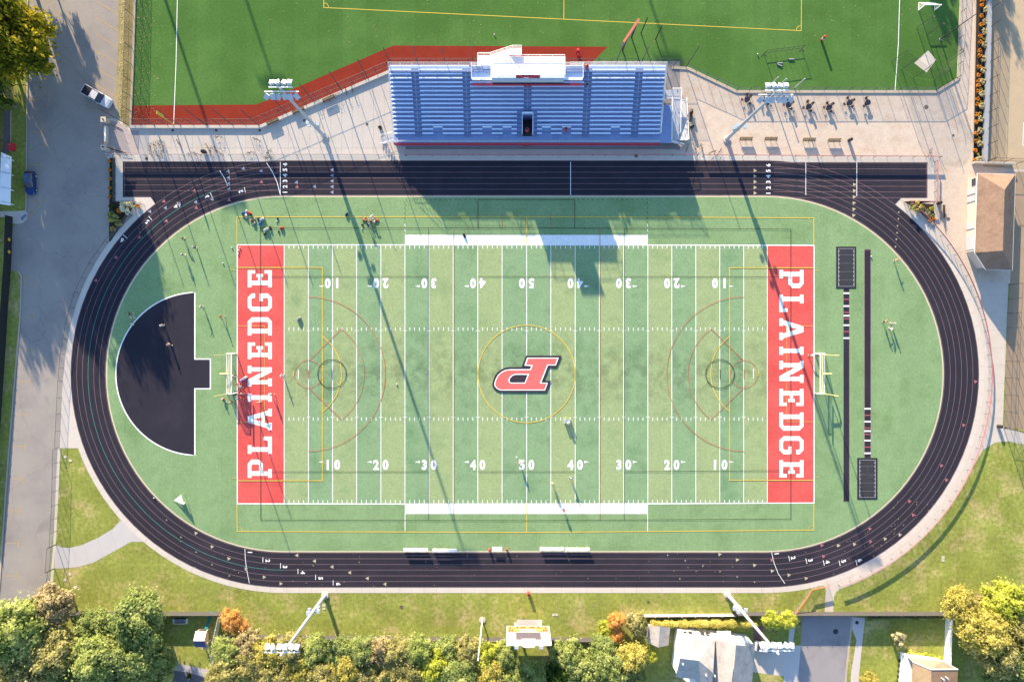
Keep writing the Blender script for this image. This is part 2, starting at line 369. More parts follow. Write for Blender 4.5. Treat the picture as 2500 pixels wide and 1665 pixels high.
for s_, x, y, a in (('2', 588, 468, 106), ('3', 505.5, 481, 117), ('4', 430, 505, 127), ('5', 360, 542, 137), ('6', 298, 587, 147)): textmesh(m, s_, x, y, 11, a, z, .03)
struct(m, 'lane_numbers', M_white)
cream = MB(); pink = MB(); blue = MB(); z = .040
def tri(mb, x, y, a=0, s=5): mb.px([(x + s * math.cos(rad(a)) * 1.0, y - s * math.sin(rad(a))), (x + s * 1.1 * math.cos(rad(a + 125)), y - s * 1.1 * math.sin(rad(a + 125))), (x + s * 1.1 * math.cos(rad(a - 125)), y - s * 1.1 * math.sin(rad(a - 125)))], z)
for k in range(5): tri(blue, 811, 470 - 13.7 * k, 180); tri(cream, 1843, 472 - 13.7 * k, 0)
for x, y in ((724, 446), (768, 456), (638, 418), (557, 419), (558, 434), (558, 449), (559, 462), (518, 487), (478, 494), (438, 499), (404, 508), (366, 517), (594, 412)): tri(blue, x, y, 190)
for x, y in ((725, 457), (638, 445), (475, 466), (400, 492), (479, 508), (406, 540), (559, 489), (340, 580), (283, 629), (234, 685)): tri(pink, x, y, 200)
for k in range(6): tri(cream, 2086 - .4 * k, 451 + 15 * k, 10)
for x, y in ((725, 1355), (768, 1369), (811, 1383), (854, 1397), (897, 1411), (940, 1425), (645, 1408), (686, 1424)): tri(cream, x, y, 180 if y < 1426 and x > 700 else 0)
for x, y in ((479, 1301), (518, 1334), (559, 1363), (601, 1388), (1757, 1352.5), (1800, 1366), (1842, 1379), (1885, 1393), (1926, 1403), (1968, 1411), (2047, 1331), (2086, 1328), (2161, 1315), (2197, 1305)): tri(cream, x, y, 8)
for x, y in ((2381, 932), (2352, 1038), (2298, 1137), (2310, 1172), (2220, 1224), (2123, 1291), (2229, 1257), (2125, 1322), (2006, 1331), (2010, 1358), (1884, 1367)): tri(pink, x, y, 250)
for k, (x, y) in enumerate(((2194, 519), (2193, 535), (2191, 552), (2190, 569), (2188, 585), (2186, 603))): tri(cream, x, y, 270, 2.6)
for x, y in ((407, 1269), (442, 1311), (479, 1347), (518, 1378), (560, 1405), (1630, 1354.5), (1673, 1368), (1716, 1381), (1758, 1394.5), (1800, 1407.5), (1842, 1420), (1660, 1412)): tri(cream, x, y, 0, 2.2)
struct(cream, 'cream_exchange_marks', mat('cream mark', A(215, 205, 170), var=.05)); struct(pink, 'pink_exchange_marks', mat('pink mark', A(200, 125, 135), var=.05)); struct(blue, 'blue_exchange_marks', mat('pale blue mark', A(165, 175, 205), var=.05))

# ------------------------------------------------------------------ football field
XS = [694, 753.3, 812, 870.9, 930, 988.8, 1047.5, 1106.5, 1166.5, 1225.8, 1285.8, 1344.7, 1404.2, 1463, 1522.4, 1581.5, 1640, 1698.5, 1757, 1815.3, 1873]
ml, mw = MB(), MB()
for i in range(20): (mw if i % 2 == 0 and i < 10 or i % 2 == 1 and i > 9 else ml).rect(XS[i], 598, XS[i + 1], 1229.4, .048)
struct(ml, 'cool_turf_bands', M_band); struct(mw, 'warm_turf_bands', M_bandw)
m = MB(); m.rect(579, 599, 694, 1229, .048); m.rect(1873, 600, 1987.5, 1227.5, .048); struct(m, 'red_end_zones', M_red)
m = MB(); z = .052
m.rect(988.8, 574, 1581.5, 597.2, z); m.rect(988.8, 1230.6, 1581.5, 1254, z)
struct(m, 'white_sideline_boxes', M_white)
m = MB(); z = .056; LW = .12
m.line([(579.5, 598.2), (988.8, 598.2), (1581.5, 598.6), (1987, 599.5), (1987, 1227.2), (1581.5, 1229.3), (988.8, 1229.9), (579.5, 1229), (579.5, 598.2)], .19, z)
for i, x in enumerate(XS): m.line([(x, 599.6), (x, 1228.2)], LW, z + .004)
for a in (989, 1581): m.line([(a, 545), (a, 574)], .12, z); m.line([(a, 1254), (a, 1296)], .12, z)
for i in range(20):
    for k in range(1, 5):
        x = XS[i] + (XS[i + 1] - XS[i]) * k / 5
        if XS[i] < 694 or XS[i + 1] > 1873: continue
        for y in (599.9, 799.6, 1018.8, 1220): m.rect(x - .75, y, x + .75, y + 8, z + .008)
for x in XS[1:-1]:
    for y in (807.5, 1018.6): m.line([(x - 4.5, y), (x + 4.5, y)], .1, z + .012)
m.line([(728.7, 902), (728.7, 925)], .12, z + .008); m.line([(1839, 900), (1839, 924)], .12, z + .008)
struct(m, 'yard_lines', M_white)
m = MB(); z = .072
for i, t in zip((2, 4, 6, 8, 10, 12, 14, 16, 18), '123454321'):
    x = XS[i]
    for y, f in ((1134.5, 1), (692, -1)):
        textmesh(m, t if f > 0 else '0', x - 11.5, y, 25, 0 if f > 0 else 180, z, .05, .84)
        textmesh(m, '0' if f > 0 else t, x + 11.5, y, 25, 0 if f > 0 else 180, z, .05, .84)
        if i != 10:
            d = -1 if i < 10 else 1; yy = y - 7 * f; xx = x + d * 22.5
            m.px([(xx + d * 12, yy), (xx, yy - 2.8), (xx, yy + 2.8)], z)
struct(m, 'yard_numbers', M_white)
# end-zone lettering
G = {}
G['E'] = (41, [(0, 0), (41, 0), (41, 18), (33, 18), (33, 9), (15.5, 9), (15.5, 25.5), (24, 25.5), (24, 21.5), (32, 21.5), (32, 37.5), (24, 37.5), (24, 33.5), (15.5, 33.5), (15.5, 50), (33, 50), (33, 41), (41, 41), (41, 59), (0, 59), (0, 50), (5, 50), (5, 9), (0, 9)], None)
G['L'] = (42, [(0, 0), (42, 0), (42, 20), (33, 20), (33, 9.5), (16, 9.5), (16, 50), (21, 50), (21, 59), (0, 59), (0, 50), (5, 50), (5, 9), (0, 9)], None)
G['I'] = (20, [(0, 0), (20, 0), (20, 9), (15.5, 9), (15.5, 50), (20, 50), (20, 59), (0, 59), (0, 50), (4.5, 50), (4.5, 9), (0, 9)], None)
G['P'] = (44, [(0, 0), (21, 0), (21, 9), (16, 9), (16, 22), (34, 22), (44, 31), (44, 50), (34, 59), (0, 59), (0, 50), (5, 50), (5, 9), (0, 9)], [(16, 31), (30, 31), (33, 34), (33, 47), (30, 50), (16, 50)])
G['D'] = (44, [(0, 0), (34, 0), (44, 10), (44, 49), (34, 59), (0, 59), (0, 50), (5, 50), (5, 9), (0, 9)], [(16, 9), (30, 9), (33, 12), (33, 47), (30, 50), (16, 50)])
G['G'] = (44, [(10, 0), (34, 0), (44, 10), (44, 30), (25, 30), (25, 22), (33, 22), (33, 12), (30, 9), (14, 9), (11, 12), (11, 47), (14, 50), (30, 50), (33, 47), (33, 41), (44, 41), (44, 49), (34, 59), (10, 59), (0, 49), (0, 10)], None)
G['N'] = (50, [(0, 0), (19, 0), (19, 9), (15, 9), (15, 38), (35, 0), (46, 0), (46, 50), (50, 50), (50, 59), (32, 59), (32, 50), (36, 50), (36, 21), (16, 59), (0, 59), (0, 50), (5, 50), (5, 9), (0, 9)], None)
G['A'] = (52, [(0, 0), (18, 0), (18, 9), (15, 9), (18, 17), (34, 17), (37, 9), (34, 9), (34, 0), (52, 0), (52, 9), (48, 9), (33, 59), (19, 59), (4, 9), (0, 9)], [(20.5, 25), (31.5, 25), (26, 45)])
m = MB(); z = .052
LZ = [(1121.6, 1166), (1065.4, 1107.4), (997.7, 1049.8), (960.4, 980.4), (892.7, 942.8), (836, 876.5), (774.7, 819), (716.6, 760.4), (660, 701.5)]
RZ = [(659, 703.4), (719.8, 761.8), (777.4, 830), (846.6, 866), (880.9, 934.3), (949.4, 990.6), (1006.5, 1050.9), (1064.6, 1108.5), (1123, 1165)]
for ch, (a, b), (c, d) in zip('PLAINEDGE', LZ, RZ):
    wd, out, hole = G[ch]
    f = lambda l: [(664 - y * 1.0, b - x * (b - a) / wd) for x, y in l]
    m.px(f(out), z, [f(hole)] if hole else ())
    f = lambda l: [(1902.5 + y * 1.0, c + x * (d - c) / wd) for x, y in l]
    m.px(f(out), z, [f(hole)] if hole else ())
struct(m, 'end_zone_lettering', M_white)
# other sports' lines
m = MB(); z = .080; Y = .16
m.line([(579, 530), (1286, 529.5), (1986, 532.5), (1986.5, 598)], Y, z); m.line([(579, 530), (579, 597)], Y, z + .004)
m.line([(579, 1230.5), (579.5, 1296.7), (1286, 1299), (1986, 1293.5), (1986.5, 1229)], Y, z)
for cx, cy, a0, a1 in ((579, 530, 0, -90), (1986, 532.5, 180, 270), (579.5, 1296.7, 0, 90), (1986, 1293.5, 90, 180)): m.line(arc(cx, cy, 12, a0, a1, 8), .09, z + .004)
m.line([(1286, 530), (1286, 597)], Y, z + .008); m.line([(1286, 1231), (1286, 1298)], Y, z + .008)
m.line(arc(1285.5, 913, 118.7, 0, 360, 64), .16, z + .012)
for a, b, c, d in ((579, 787.5, 653.5, 1173), (1986, 1781, 654, 1172)): m.line([(a, c), (b, c), (b, d), (a, d)], Y, z + .016)
for a, b, c, d in ((579, 646.5, 796, 1031), (1986, 1920.5, 796, 1029)): m.line([(a, c), (b, c), (b, d), (a, d)], .07, z + .016)
an = math.degrees(math.acos(67.5 / 114))
m.line(arc(720, 913, 114, -an, an, 24), Y, z + .020); m.line(arc(1849, 913, 114, 180 - an, 180 + an, 24), Y, z + .020)
for p in (((563, 659.5), (577, 659.5)), ((567, 1167), (577, 1167)), ((1989, 661), (2000, 661)), ((1989, 1164), (2000, 1164))): m.line(p, .1, z)
m.line([(717, 905), (717, 920)], .14, z + .024); m.line([(1850.6, 906), (1850.6, 918)], .14, z + .024)
struct(m, 'yellow_soccer_lines', M_yel)
m = MB(); z = .108
for cx, s in ((753, 1), (1816, -1)):
    m.line(arc(cx, 913, 33.5, 0, 360, 32), .09, z); m.line(arc(cx, 913, 188, 90 * 1, -90 * 1, 48) if s > 0 else arc(cx, 913, 188, 90, 270, 48), .1, z + .004)
    m.line(arc(cx, 913, 136.5, 54, -54, 30) if s > 0 else arc(cx, 913, 136.5, 126, 234, 30), .09, z + .008)
    for t in (1, -1): m.line([(cx + s * 2, 913 - t * 34), (cx + s * 81, 913 - t * 111)], .11, z + .012)
    m.line([(cx, 902), (cx, 924)], .12, z + .016)
for x in (1107.8, 1464.5): m.line([(x, 560), (x, 1269)], .09, z + .020)
for x in (1225.5, 1344.7): m.line([(x, 518), (x, 557)], .08, z + .020)
struct(m, 'red_lacrosse_lines', M_redln)
m = MB(); z = .136; K = .08
m.line([(636, 557.5), (1286, 557), (1930, 560), (1930, 1266), (1286, 1270), (637, 1268.5), (636, 557.5)], K, z)
for y0 in (675.5, 1151):
    m.line([(636, y0), (1047, y0)], K, z + .004); m.line([(1166, y0), (1404, y0)], K, z + .004); m.line([(1522, y0), (1930, y0 + (1 if y0 < 800 else -3))], K, z + .004)
for x in (1046, 1523.5): m.line([(x, 557), (x, 1269)], .06, z + .008)
for cx in (811, 1757.5): m.line(arc(cx, 913, 35, 0, 360, 32), .12, z + .012); m.line([(cx, 901), (cx, 925)], .1, z + .016)
m.line([(1167, 557), (1167, 488), (1403, 488), (1403, 557)], K, z + .020)
for k in range(15): x = 990 + 12 * k; m.line([(x, 488), (x + 4, 488)], .08, z + .020); m.line([(1409 + 12 * k, 488.3), (1413 + 12 * k, 488.3)], .08, z + .020)
for k in range(7): y = 494 + 12 * k; m.line([(988.8, y), (988.8, y + 5)], .09, z + .020); m.line([(1580.5, y), (1580.5, y + 5)], .09, z + .020)
struct(m, 'black_hockey_lines', M_blkln)
m = MB(); z = .06
def C(l): return [(1190 + x / 11.775, 850 + y / 11.775) for x, y in l]
struct(MB().px(C([(1110, 215), (2140, 215), (2000, 555), (1770, 560), (1630, 935), (1835, 935), (1700, 1270), (380, 1270), (250, 1225), (160, 1130), (140, 1040), (160, 930), (210, 800), (290, 690), (400, 610), (520, 560), (620, 545), (980, 545)]), .112 + .06), 'midfield_emblem_border', mat('emblem black turf', A(66, 62, 74), rough=1, var=.1, fine=9, finevar=.2))
struct(MB().px(C([(1140, 272), (2050, 272), (1965, 495), (1740, 495), (1545, 990), (1735, 990), (1655, 1212), (370, 1212), (270, 1165), (205, 1085), (200, 1000), (240, 880), (300, 770), (400, 680), (520, 620), (640, 603), (1225, 603), (1262, 512), (1062, 500)]), .112 + .064), 'midfield_emblem_outline', M_white)
struct(MB().px(C([(1172, 298), (2008, 298), (1942, 470), (1716, 470), (1498, 1012), (1700, 1012), (1634, 1186), (375, 1186), (285, 1143), (230, 1075), (226, 1005), (263, 890), (320, 785), (415, 702), (530, 645), (645, 630), (1245, 630), (1308, 485), (1105, 472)]), .112 + .068), 'midfield_emblem', mat('emblem red turf', A(250, 128, 125), rough=1, var=.05, scale=.8, fine=9, finevar=.14))
struct(MB().px(C([(1200, 738), (1085, 1012), (660, 1012), (615, 970), (600, 920), (625, 850), (690, 780), (770, 742), (880, 732)]), .112 + .072), 'midfield_emblem_eye_outline', M_white)
struct(MB().px(C([(1155, 765), (1070, 985), (670, 985), (640, 950), (632, 915), (655, 860), (710, 800), (780, 768), (880, 762)]), .112 + .076), 'midfield_emblem_eye', MATS['emblem black turf'])
# D zone, runways, covered pits
dz = [(476, 714)] + arc(481.6, 912.5, 198.6, 91.6, 268.4, 44) + [(476, 1111), (476, 949), (514, 949), (514, 876.5), (476, 876.5)]
struct(MB().px(dz, .048), 'high_jump_apron', M_track)
struct(MB().line(dz, .22, .052, closed=True), 'high_jump_apron_edge', M_white)
m = MB(); e = MB(); wb = MB(); rb = MB()
for x0, x1, y0, y1 in ((2058.8, 2073.3, 704, 1224), (2110, 2125.5, 609, 1117)):
    m.rect(x0, y0, x1, y1, .052); e.line([(x0, y0), (x0, y1)], .09, .056); e.line([(x1, y0), (x1, y1)], .09, .056); e.line([(x0, y1 if y1 > 1200 else y0 + 2), (x1, y1 if y1 > 1200 else y0 + 2)], .07, .060)
    for y in ((716, 747.3, 771, 794, 825.4) if x0 < 2100 else (997.6, 1029, 1052, 1075, 1106)): wb.rect(x0, y - 1.9, x1, y + 1.9, .064)
    for y in ((731, 762.8, 778.5, 809.5) if x0 < 2100 else (1013.5, 1044.6, 1060, 1091)): rb.rect(x0, y - 1.2, x1, y + 1.2, .064)
struct(m, 'jump_runways', M_track); struct(e, 'runway_edge_lines', M_lane); struct(wb, 'white_takeoff_boards', M_white); struct(rb, 'red_takeoff_boards', mat('red board', A(200, 110, 120), var=.05))
M_pit = mat('pit surround', A(52, 56, 66), var=.06); M_pitin = mat('pit cover', A(66, 66, 74), var=.08, scale=.5, blot=(A(120, 118, 125), .35, .62, .8)); M_pitln = mat('pit trim', A(190, 192, 205), var=.05)
for (x0, y0, x1, y1), lb in (((2041, 602.5, 2089.6, 704.5), 'black covered long jump pit on the stand side of the infield'), ((2092.5, 1117.5, 2141.5, 1218.5), 'black covered long jump pit on the scoreboard side of the infield')):
    c = U((x0 + x1) / 2, (y0 + y1) / 2); p = thing('long_jump_pit', lb, 'sand pit', (c.x, c.y, 0), group='covered long jump pits')
    f = lambda d: [U(a, b).xy for a, b in ((x0 + d, y1 - d), (x1 - d, y1 - d), (x1 - d, y0 + d), (x0 + d, y0 + d))]
    MB().prism(f(0), .05, .10).build('surround', M_pit, p, world=True)
    MB().prism(f(5), .101, .13).build('cover', M_pitin, p, world=True)
    q = MB().line([(x0 + 5, y0 + 5), (x1 - 5, y0 + 5), (x1 - 5, y1 - 5), (x0 + 5, y1 - 5)], .07, .134, closed=True)
    n = 9
    for k in range(n):
        yy = y0 + 9 + (y1 - y0 - 22) * k / (n - 1)
        for xx in (x0 + 6.5, x1 - 6.5): q.line([(xx, yy), (xx, yy + 5)], .11, .138)
    for k in range(1, 5): q.line([(x0 + 7.5, y0 + (y1 - y0) * k / 5), (x1 - 7.5, y0 + (y1 - y0) * k / 5)], .02, .138)
    q.build('trim', M_pitln, p, world=True)
# paths, kerbs, southern street
struct(MB().px([(136, 1329), (150, 1336), (170, 1337), (200, 1330), (240, 1312), (275, 1291), (297, 1268), (325, 1285), (350, 1322), (320, 1322), (270, 1350), (230, 1372), (190, 1384), (133, 1388)], .010), 'curved_path', mat('new concrete', A(224, 220, 220), var=.03))
struct(MB().px([(141, 1092), (148, 1092), (144, 1180), (137, 1320), (131, 1400), (119, 1560), (112, 1560), (124, 1400), (130, 1330), (136, 1200)], .014), 'roadside_pavement', M_conc)
struct(MB().px([(2010, 1420), (2045, 1420), (2052, 1436), (2040, 1447), (2036, 1458), (2034, 1496), (2013, 1496), (2016, 1440)], .022), 'gate_path', M_conc2)
struct(MB().line([(70, -300), (67, 240), (64.5, 515)], .25, .12), 'kerb', M_kerb)
struct(MB().px([(0, 516), (40, 516), (62, 514), (67, 520), (65, 536), (55, 545), (40, 548), (28, 545), (28, 531), (0, 530)], .008), 'crossing_slab', M_conc)
struct(MB().line([(45, 662), (53, 676), (51, 760), (44, 840), (34, 960), (21, 1120), (11, 1260), (-1, 1430), (-30, 1700)], .3, .1), 'lower_kerb', M_kerb)
# parking bay lines
m = MB(); z = .010; K = .1
for y in (0, 35, 71, 106): m.line([(80, y - 1), (148, y + 1)], K, z)
m.line([(66, 244), (97, 245)], K, z)
for k in range(7): y = -37 + 40.3 * k; m.line([(236.5 - k * 1, y), (292 - k * 1.2, y + 33)], K, z)
m.line([(212, 271), (277, 273)], K, z); m.line([(212, 271), (226, 248)], K, z); m.line([(228, 245), (228, 272)], K, z); m.line([(247, 250), (247, 272)], K, z)
for x, y in ((103, 324), (102, 403)): m.line([(73, y), (x, y)], K, z); m.line([(x + .5, y - 10), (x, y + 10)], K, z)
m.line([(71, 490), (100, 490)], K, z); m.line([(101, 480), (100, 495), (94, 507), (83, 520), (64, 536)], K, z); m.line([(77, 490), (93, 509)], K, z); m.line([(80, 515), (86, 521)], K, z)
m.line([(58, 671), (75, 682), (86, 694), (88, 708)], K, z); m.line([(60, 696), (88, 697)], K, z); m.line([(66, 675), (60, 690)], K, z)
for x, y in ((83, 774), (76, 853), (71, 931), (66, 1010.5), (60.5, 1089), (55.5, 1167.5), (50, 1246), (45, 1325.5), (39.5, 1405)): m.line([(x - 31, y), (x, y)], K, z); m.line([(x + 1, y - 9), (x - .5, y + 10)], K, z)
struct(m, 'parking_bay_lines', mat('faded yellow paint', A(226, 190, 120), var=.1, fine=5))
struct(MB().px([(50, 532), (62, 522), (66, 527), (54, 540)], .013), 'tactile_plate', mat('blue grey plate', A(150, 155, 190), var=.05))
# seams in the concrete
m = MB(); z = .0225
for x in range(340, 980, 26): m.line([(x, 313 if x < 640 else 313 - (x - 640) * .43), (x, 376)], .03, z - .006)
m.line([(340, 362), (985, 362)], .03, z - .005)
for k in range(40):
    x = 700 + 30.5 * k; m.line([(x, 1434), (x, 1446.5)], .03, z)
for k in range(26): a = 180 + 3.6 * k; m.line([(CXL + 521.5 * math.cos(rad(a)), CY - 521.5 * math.sin(rad(a))), (CXL + 533.5 * math.cos(rad(a)), CY - 533.5 * math.sin(rad(a)))], .03, z)
for k in range(40): a = -88 + 3.6 * k; m.line([(CXR + 521.5 * math.cos(rad(a)), CY - 521.5 * math.sin(rad(a))), (CXR + 533.5 * math.cos(rad(a)), CY - 533.5 * math.sin(rad(a)))], .03, z)
for k in range(8): y = 720 + 43 * k; m.line([(2415, y), (2456, y)], .03, .013)
for x, y in ((176, 1337), (204, 1330), (238, 1314), (270, 1297)): m.line([(x, y), (x + 14, y + 46 if x < 250 else y + 40)], .03, .013)
struct(m, 'slab_joints', mat('slab joint', A(185, 178, 172), var=0))
# southern street, drives, yards
struct(MB().px([(1960, 1498), (2080, 1498), (2062, 1700), (2050, 1900), (1925, 1900), (1945, 1700)], .006), 'street', mat('worn street asphalt', A(182, 176, 178), var=.06, scale=.3, fine=6, blot=(A(160, 156, 160), .2, .5, .7)))
m = MB(); m.px([(2080, 1505), (2112, 1509), (2106, 1560), (2098, 1640), (2085, 1900), (2062, 1900), (2078, 1640), (2091, 1562), (2080, 1534)], .010)
m.px([(1928, 1527), (1942, 1527), (1935, 1575), (1955, 1575), (1945, 1700), (1910, 1700), (1916, 1610), (1924, 1575)], .010)
struct(m, 'street_pavement', mat('street pavement slabs', A(238, 230, 228), var=.03))
struct(MB().px([(1846, 1570), (1924, 1570), (1914, 1650), (1838, 1640)], .008), 'house_driveway', M_conc)
struct(MB().px([(1838, 1523), (1866, 1527), (1858, 1570), (1840, 1560)], .012), 'brown_patio', mat('brown patio brick', A(165, 125, 120), var=.1, fine=9))
struct(MB().line([(2081, 1504), (2066, 1640), (2050, 1880)], .35, .02), 'street_kerb', M_kerb)
struct(MB().px([(405, 1625), (445, 1622), (500, 1632), (522, 1637), (521, 1700), (400, 1700)], .006), 'garden_drive', mat('dark drive', A(120, 118, 128), var=.08))
struct(MB().px([(418, 1618), (450, 1622), (500, 1632), (522, 1637), (520, 1664), (505, 1655), (460, 1640), (415, 1635)], .010), 'garden_edging', mat('grey edging stones', A(205, 200, 205), var=.2, fine=4, finevar=.3))
struct(MB().px([(2412, -300), (2700, -300), (2700, 420), (2400, 408), (2404, 300)], .010), 'tan_court', M_tan)
struct(MB().px([(2470, -300), (2700, -300), (2700, 420), (2452, 412), (2462, 200)], .014), 'tan_court_inner', mat('tan court inner', A(216, 194, 162), var=.04, scale=.5, fine=3))
struct(MB().px([(2476, 420), (2700, 420), (2700, 1046), (2452, 1046), (2458, 800), (2466, 690)], .010), 'tan_court_lower', mat('tan court lower', A(190, 166, 140), var=.05, scale=.5, fine=3))
struct(MB().line([(2499, 300), (2497, 355), (2520, 355)], .1, .02), 'court_lines', M_white)
struct(MB().px([(2376, -200), (2412, -200), (2406, 200), (2399, 396), (2374, 396), (2380, 150)], .016), 'planting_bed', M_soil)
struct(MB().px([(268, 386), (282, 386), (282, 492), (330, 497), (318, 520), (270, 590), (266, 590)], .02), 'west_planting_bed', M_soil)
struct(MB().px([(2210, 494), (2279, 499), (2282, 545), (2270, 540), (2240, 515)], .022), 'east_planting_bed', M_soil)
struct(MB().px([(1262, 1512), (1323, 1512), (1323, 1530), (1262, 1530)], .006), 'scoreboard_slab', M_conc)
struct(MB().px([(2266, 124), (2285, 147), (2262, 178), (2232, 155)], .014), 'throwing_pad', M_conc)
struct(MB().line(arc(2258, 150, 13, 60, 175, 12), .06, .018), 'throwing_circle_line', mat('throwing circle line', A(170, 165, 170), var=0))
m = MB()
for x, y, r in ((896, 304, 3.4), (2261, 262, 5), (2327, 331, 3), (1553, 381, 4.5), (2315, 535, 4.4), (980, 1481, 4.5), (1583, 1469, 4.2), (358, 388, 4)): m.px(arc(x, y, r, 0, 345, 15), .03)
for x, y in ((422, 319), (528, 319), (634, 319), (743, 295)): m.rect(x - 3, y - 3, x + 3, y + 3, .03)
struct(m, 'drain_covers', mat('iron drain cover', A(125, 112, 105), var=.1))
m = MB()
for x, y in ((160, 1115), (172, 1124), (171, 1401), (158, 1415), (186, 1432), (1352, 1500), (1358, 1500), (2302, 1360), (2302, 1367), (791, 1477), (791, 1485)): m.rect(x - 3.6, y - 3, x + 3.6, y + 3, .05)
struct(m, 'utility_covers', M_conc)
# ------------------------------------------------------------------ grandstand
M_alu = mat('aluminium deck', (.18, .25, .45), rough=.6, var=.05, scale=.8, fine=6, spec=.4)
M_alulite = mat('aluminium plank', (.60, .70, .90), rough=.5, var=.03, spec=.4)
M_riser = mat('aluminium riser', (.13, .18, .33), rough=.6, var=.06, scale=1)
M_wht = mat('white paint', (.8, .8, .8), rough=.5, var=.03, spec=.3)
M_fascia = mat('maroon red panel', (.33, .035, .065), rough=.5, var=.05)
M_galv = mat('galvanised steel', A(205, 212, 222), rough=.45, var=.05, spec=.5)
M_dark = mat('black metal', (.025, .027, .03), rough=.5, var=.1)
M_glass = mat('dark glass', (.03, .035, .05), rough=.15, var=0, spec=.6)
NR = 16
def seatz(i): return 2.75 + .33 * i
def rowY(i): return U(1250, 325.8 - 10.37 * i, seatz(i)).y
def SX(px): return (px - 1250) * .9786 / S
x0, x1 = -21.86, 27.3
RY = [rowY(i) for i in range(NR)]; TR = (RY[15] - RY[0]) / 15
st = thing('grandstand', 'long aluminium grandstand of bench rows with maroon front panel beside the track', 'grandstand', (SX(1285), RY[0] - 2, 0))
FZ = 2.3; front = U(1250, 349, FZ).y; Yf = [y - .22 for y in RY] + [RY[15] - .22 + TR]
back = Yf[16] + .35
prof = [(front, 0), (front, FZ)]
for i in range(NR): prof += [(Yf[i], FZ if i == 0 else seatz(i - 1) - .42), (Yf[i], seatz(i) - .42)]
prof += [(back, seatz(15) - .42), (back, 0)]
def extr(mb, prof, xa, xb):
    n = len(prof); vs = [(xa, y, z) for y, z in prof] + [(xb, y, z) for y, z in prof]
    mb.add(vs, [(i, n + i, n + (i + 1) % n, (i + 1) % n) for i in range(n)])
    for off, f in ((0, 1), (n, 0)):
        for t in tessellate_polygon([[Vector((y, z, 0)) for y, z in prof]]): mb.add([vs[off + k] for k in t], [(0, 1, 2)])
vL, vR = SX(1275.5), SX(1299.5)     # vomitory opening through rows 0-5
m = MB(); extr(m, prof, x0, vL); extr(m, prof, vR, x1)
pr2 = [(Yf[6], seatz(5) - .42)]
pr2 = [(Yf[5] + .1, 0)] + [(Yf[5] + .1, seatz(5) - .42)]
for i in range(6, NR): pr2 += [(Yf[i], seatz(i - 1) - .42), (Yf[i], seatz(i) - .42)]
pr2 += [(back, seatz(15) - .42), (back, 0)]
extr(m, pr2, vL, vR)
m.box(((vL + vR) / 2, (front + Yf[0]) / 2 - .1, FZ - .06), (vR - vL, Yf[0] - front - .2, .12))
m.build('deck', M_alu, st, world=True)
MB().box(((x0 + x1) / 2, front - .04, 1.45), (x1 - x0 + .3, .06, 1.75)).build('front_panel', M_fascia, st, world=True)
m = MB()
for k in range(9): m.box(((vL + vR) / 2, Yf[0] + .25 + .38 * k, 1.9 - .2 * k), (vR - vL, .38, .12))
m.build('tunnel_stairs', mat('tunnel floor', A(110, 95, 88), var=.1), st, world=True)
for sx in (vL - .06, vR + .06): MB().prism([(sx - .05, Yf[0]), (sx + .05, Yf[0]), (sx + .05, Yf[5] + .1), (sx - .05, Yf[5] + .1)], FZ, 4.75).build('tunnel_parapet', M_alulite, st, world=True)
MB().box(((vL + vR) / 2, Yf[5] + .04, 4.3), (vR - vL, .08, 1.2)).build('tunnel_header', M_alulite, st, world=True)
aisles = [(SX(1013), SX(1031)), (SX(1133), SX(1150.5)), (SX(1278), SX(1296.5)), (SX(1420.5), SX(1438.6)), (SX(1540), SX(1558))]
notch = [(SX(a), SX(b)) for a, b in ((1058, 1081), (1178, 1201), (1227, 1249), (1323, 1345), (1371.5, 1394), (1491, 1513))]
for i in range(NR):
    cuts = list(aisles)
    if i <= 5: cuts[2] = (SX(1262), SX(1311))
    if i == 12: cuts[2] = None
    if i >= 13: cuts[2] = 'press'
    segs = []; cur = x0 + .1
    for c in cuts:
        if c is None: continue
        if c == 'press': segs = segs[:]; continue
        segs.append((cur, c[0])); cur = c[1]
    segs.append((cur, x1 - .1))
    if i >= 13: segs = [s for s in segs if not (s[0] >= aisles[1][1] - .1 and s[1] <= aisles[3][0] + .1)]
    if i <= 1:
        for a, b in notch:
            new = []
            for s in segs:
                if s[0] < a and s[1] > b: new += [(s[0], a), (b, s[1])]
                else: new.append(s)
            segs = new
    for a, b in segs:
        q = MB().box(((a + b) / 2, RY[i], seatz(i)), (b - a, .26, .05))
        for xx in [a + .5 + k * 2.4 for k in range(int((b - a - .8) / 2.4) + 1)]: q.box((xx, RY[i], seatz(i) - .2), (.06, .2, .36))
        q.build('seat_plank', M_alulite, st, world=True)
for a, b in notch: MB().box(((a + b) / 2, Yf[2] - .05, seatz(1) - .1), (b - a, .08, .75)).build('wheelchair_bay_panel', M_alulite, st, world=True)
for a in (SX(1214), SX(1358.5)): MB().box((a, Yf[0] - .25, FZ + .1), (.9, .45, .2)).build('bay_step', M_alu, st, world=True)
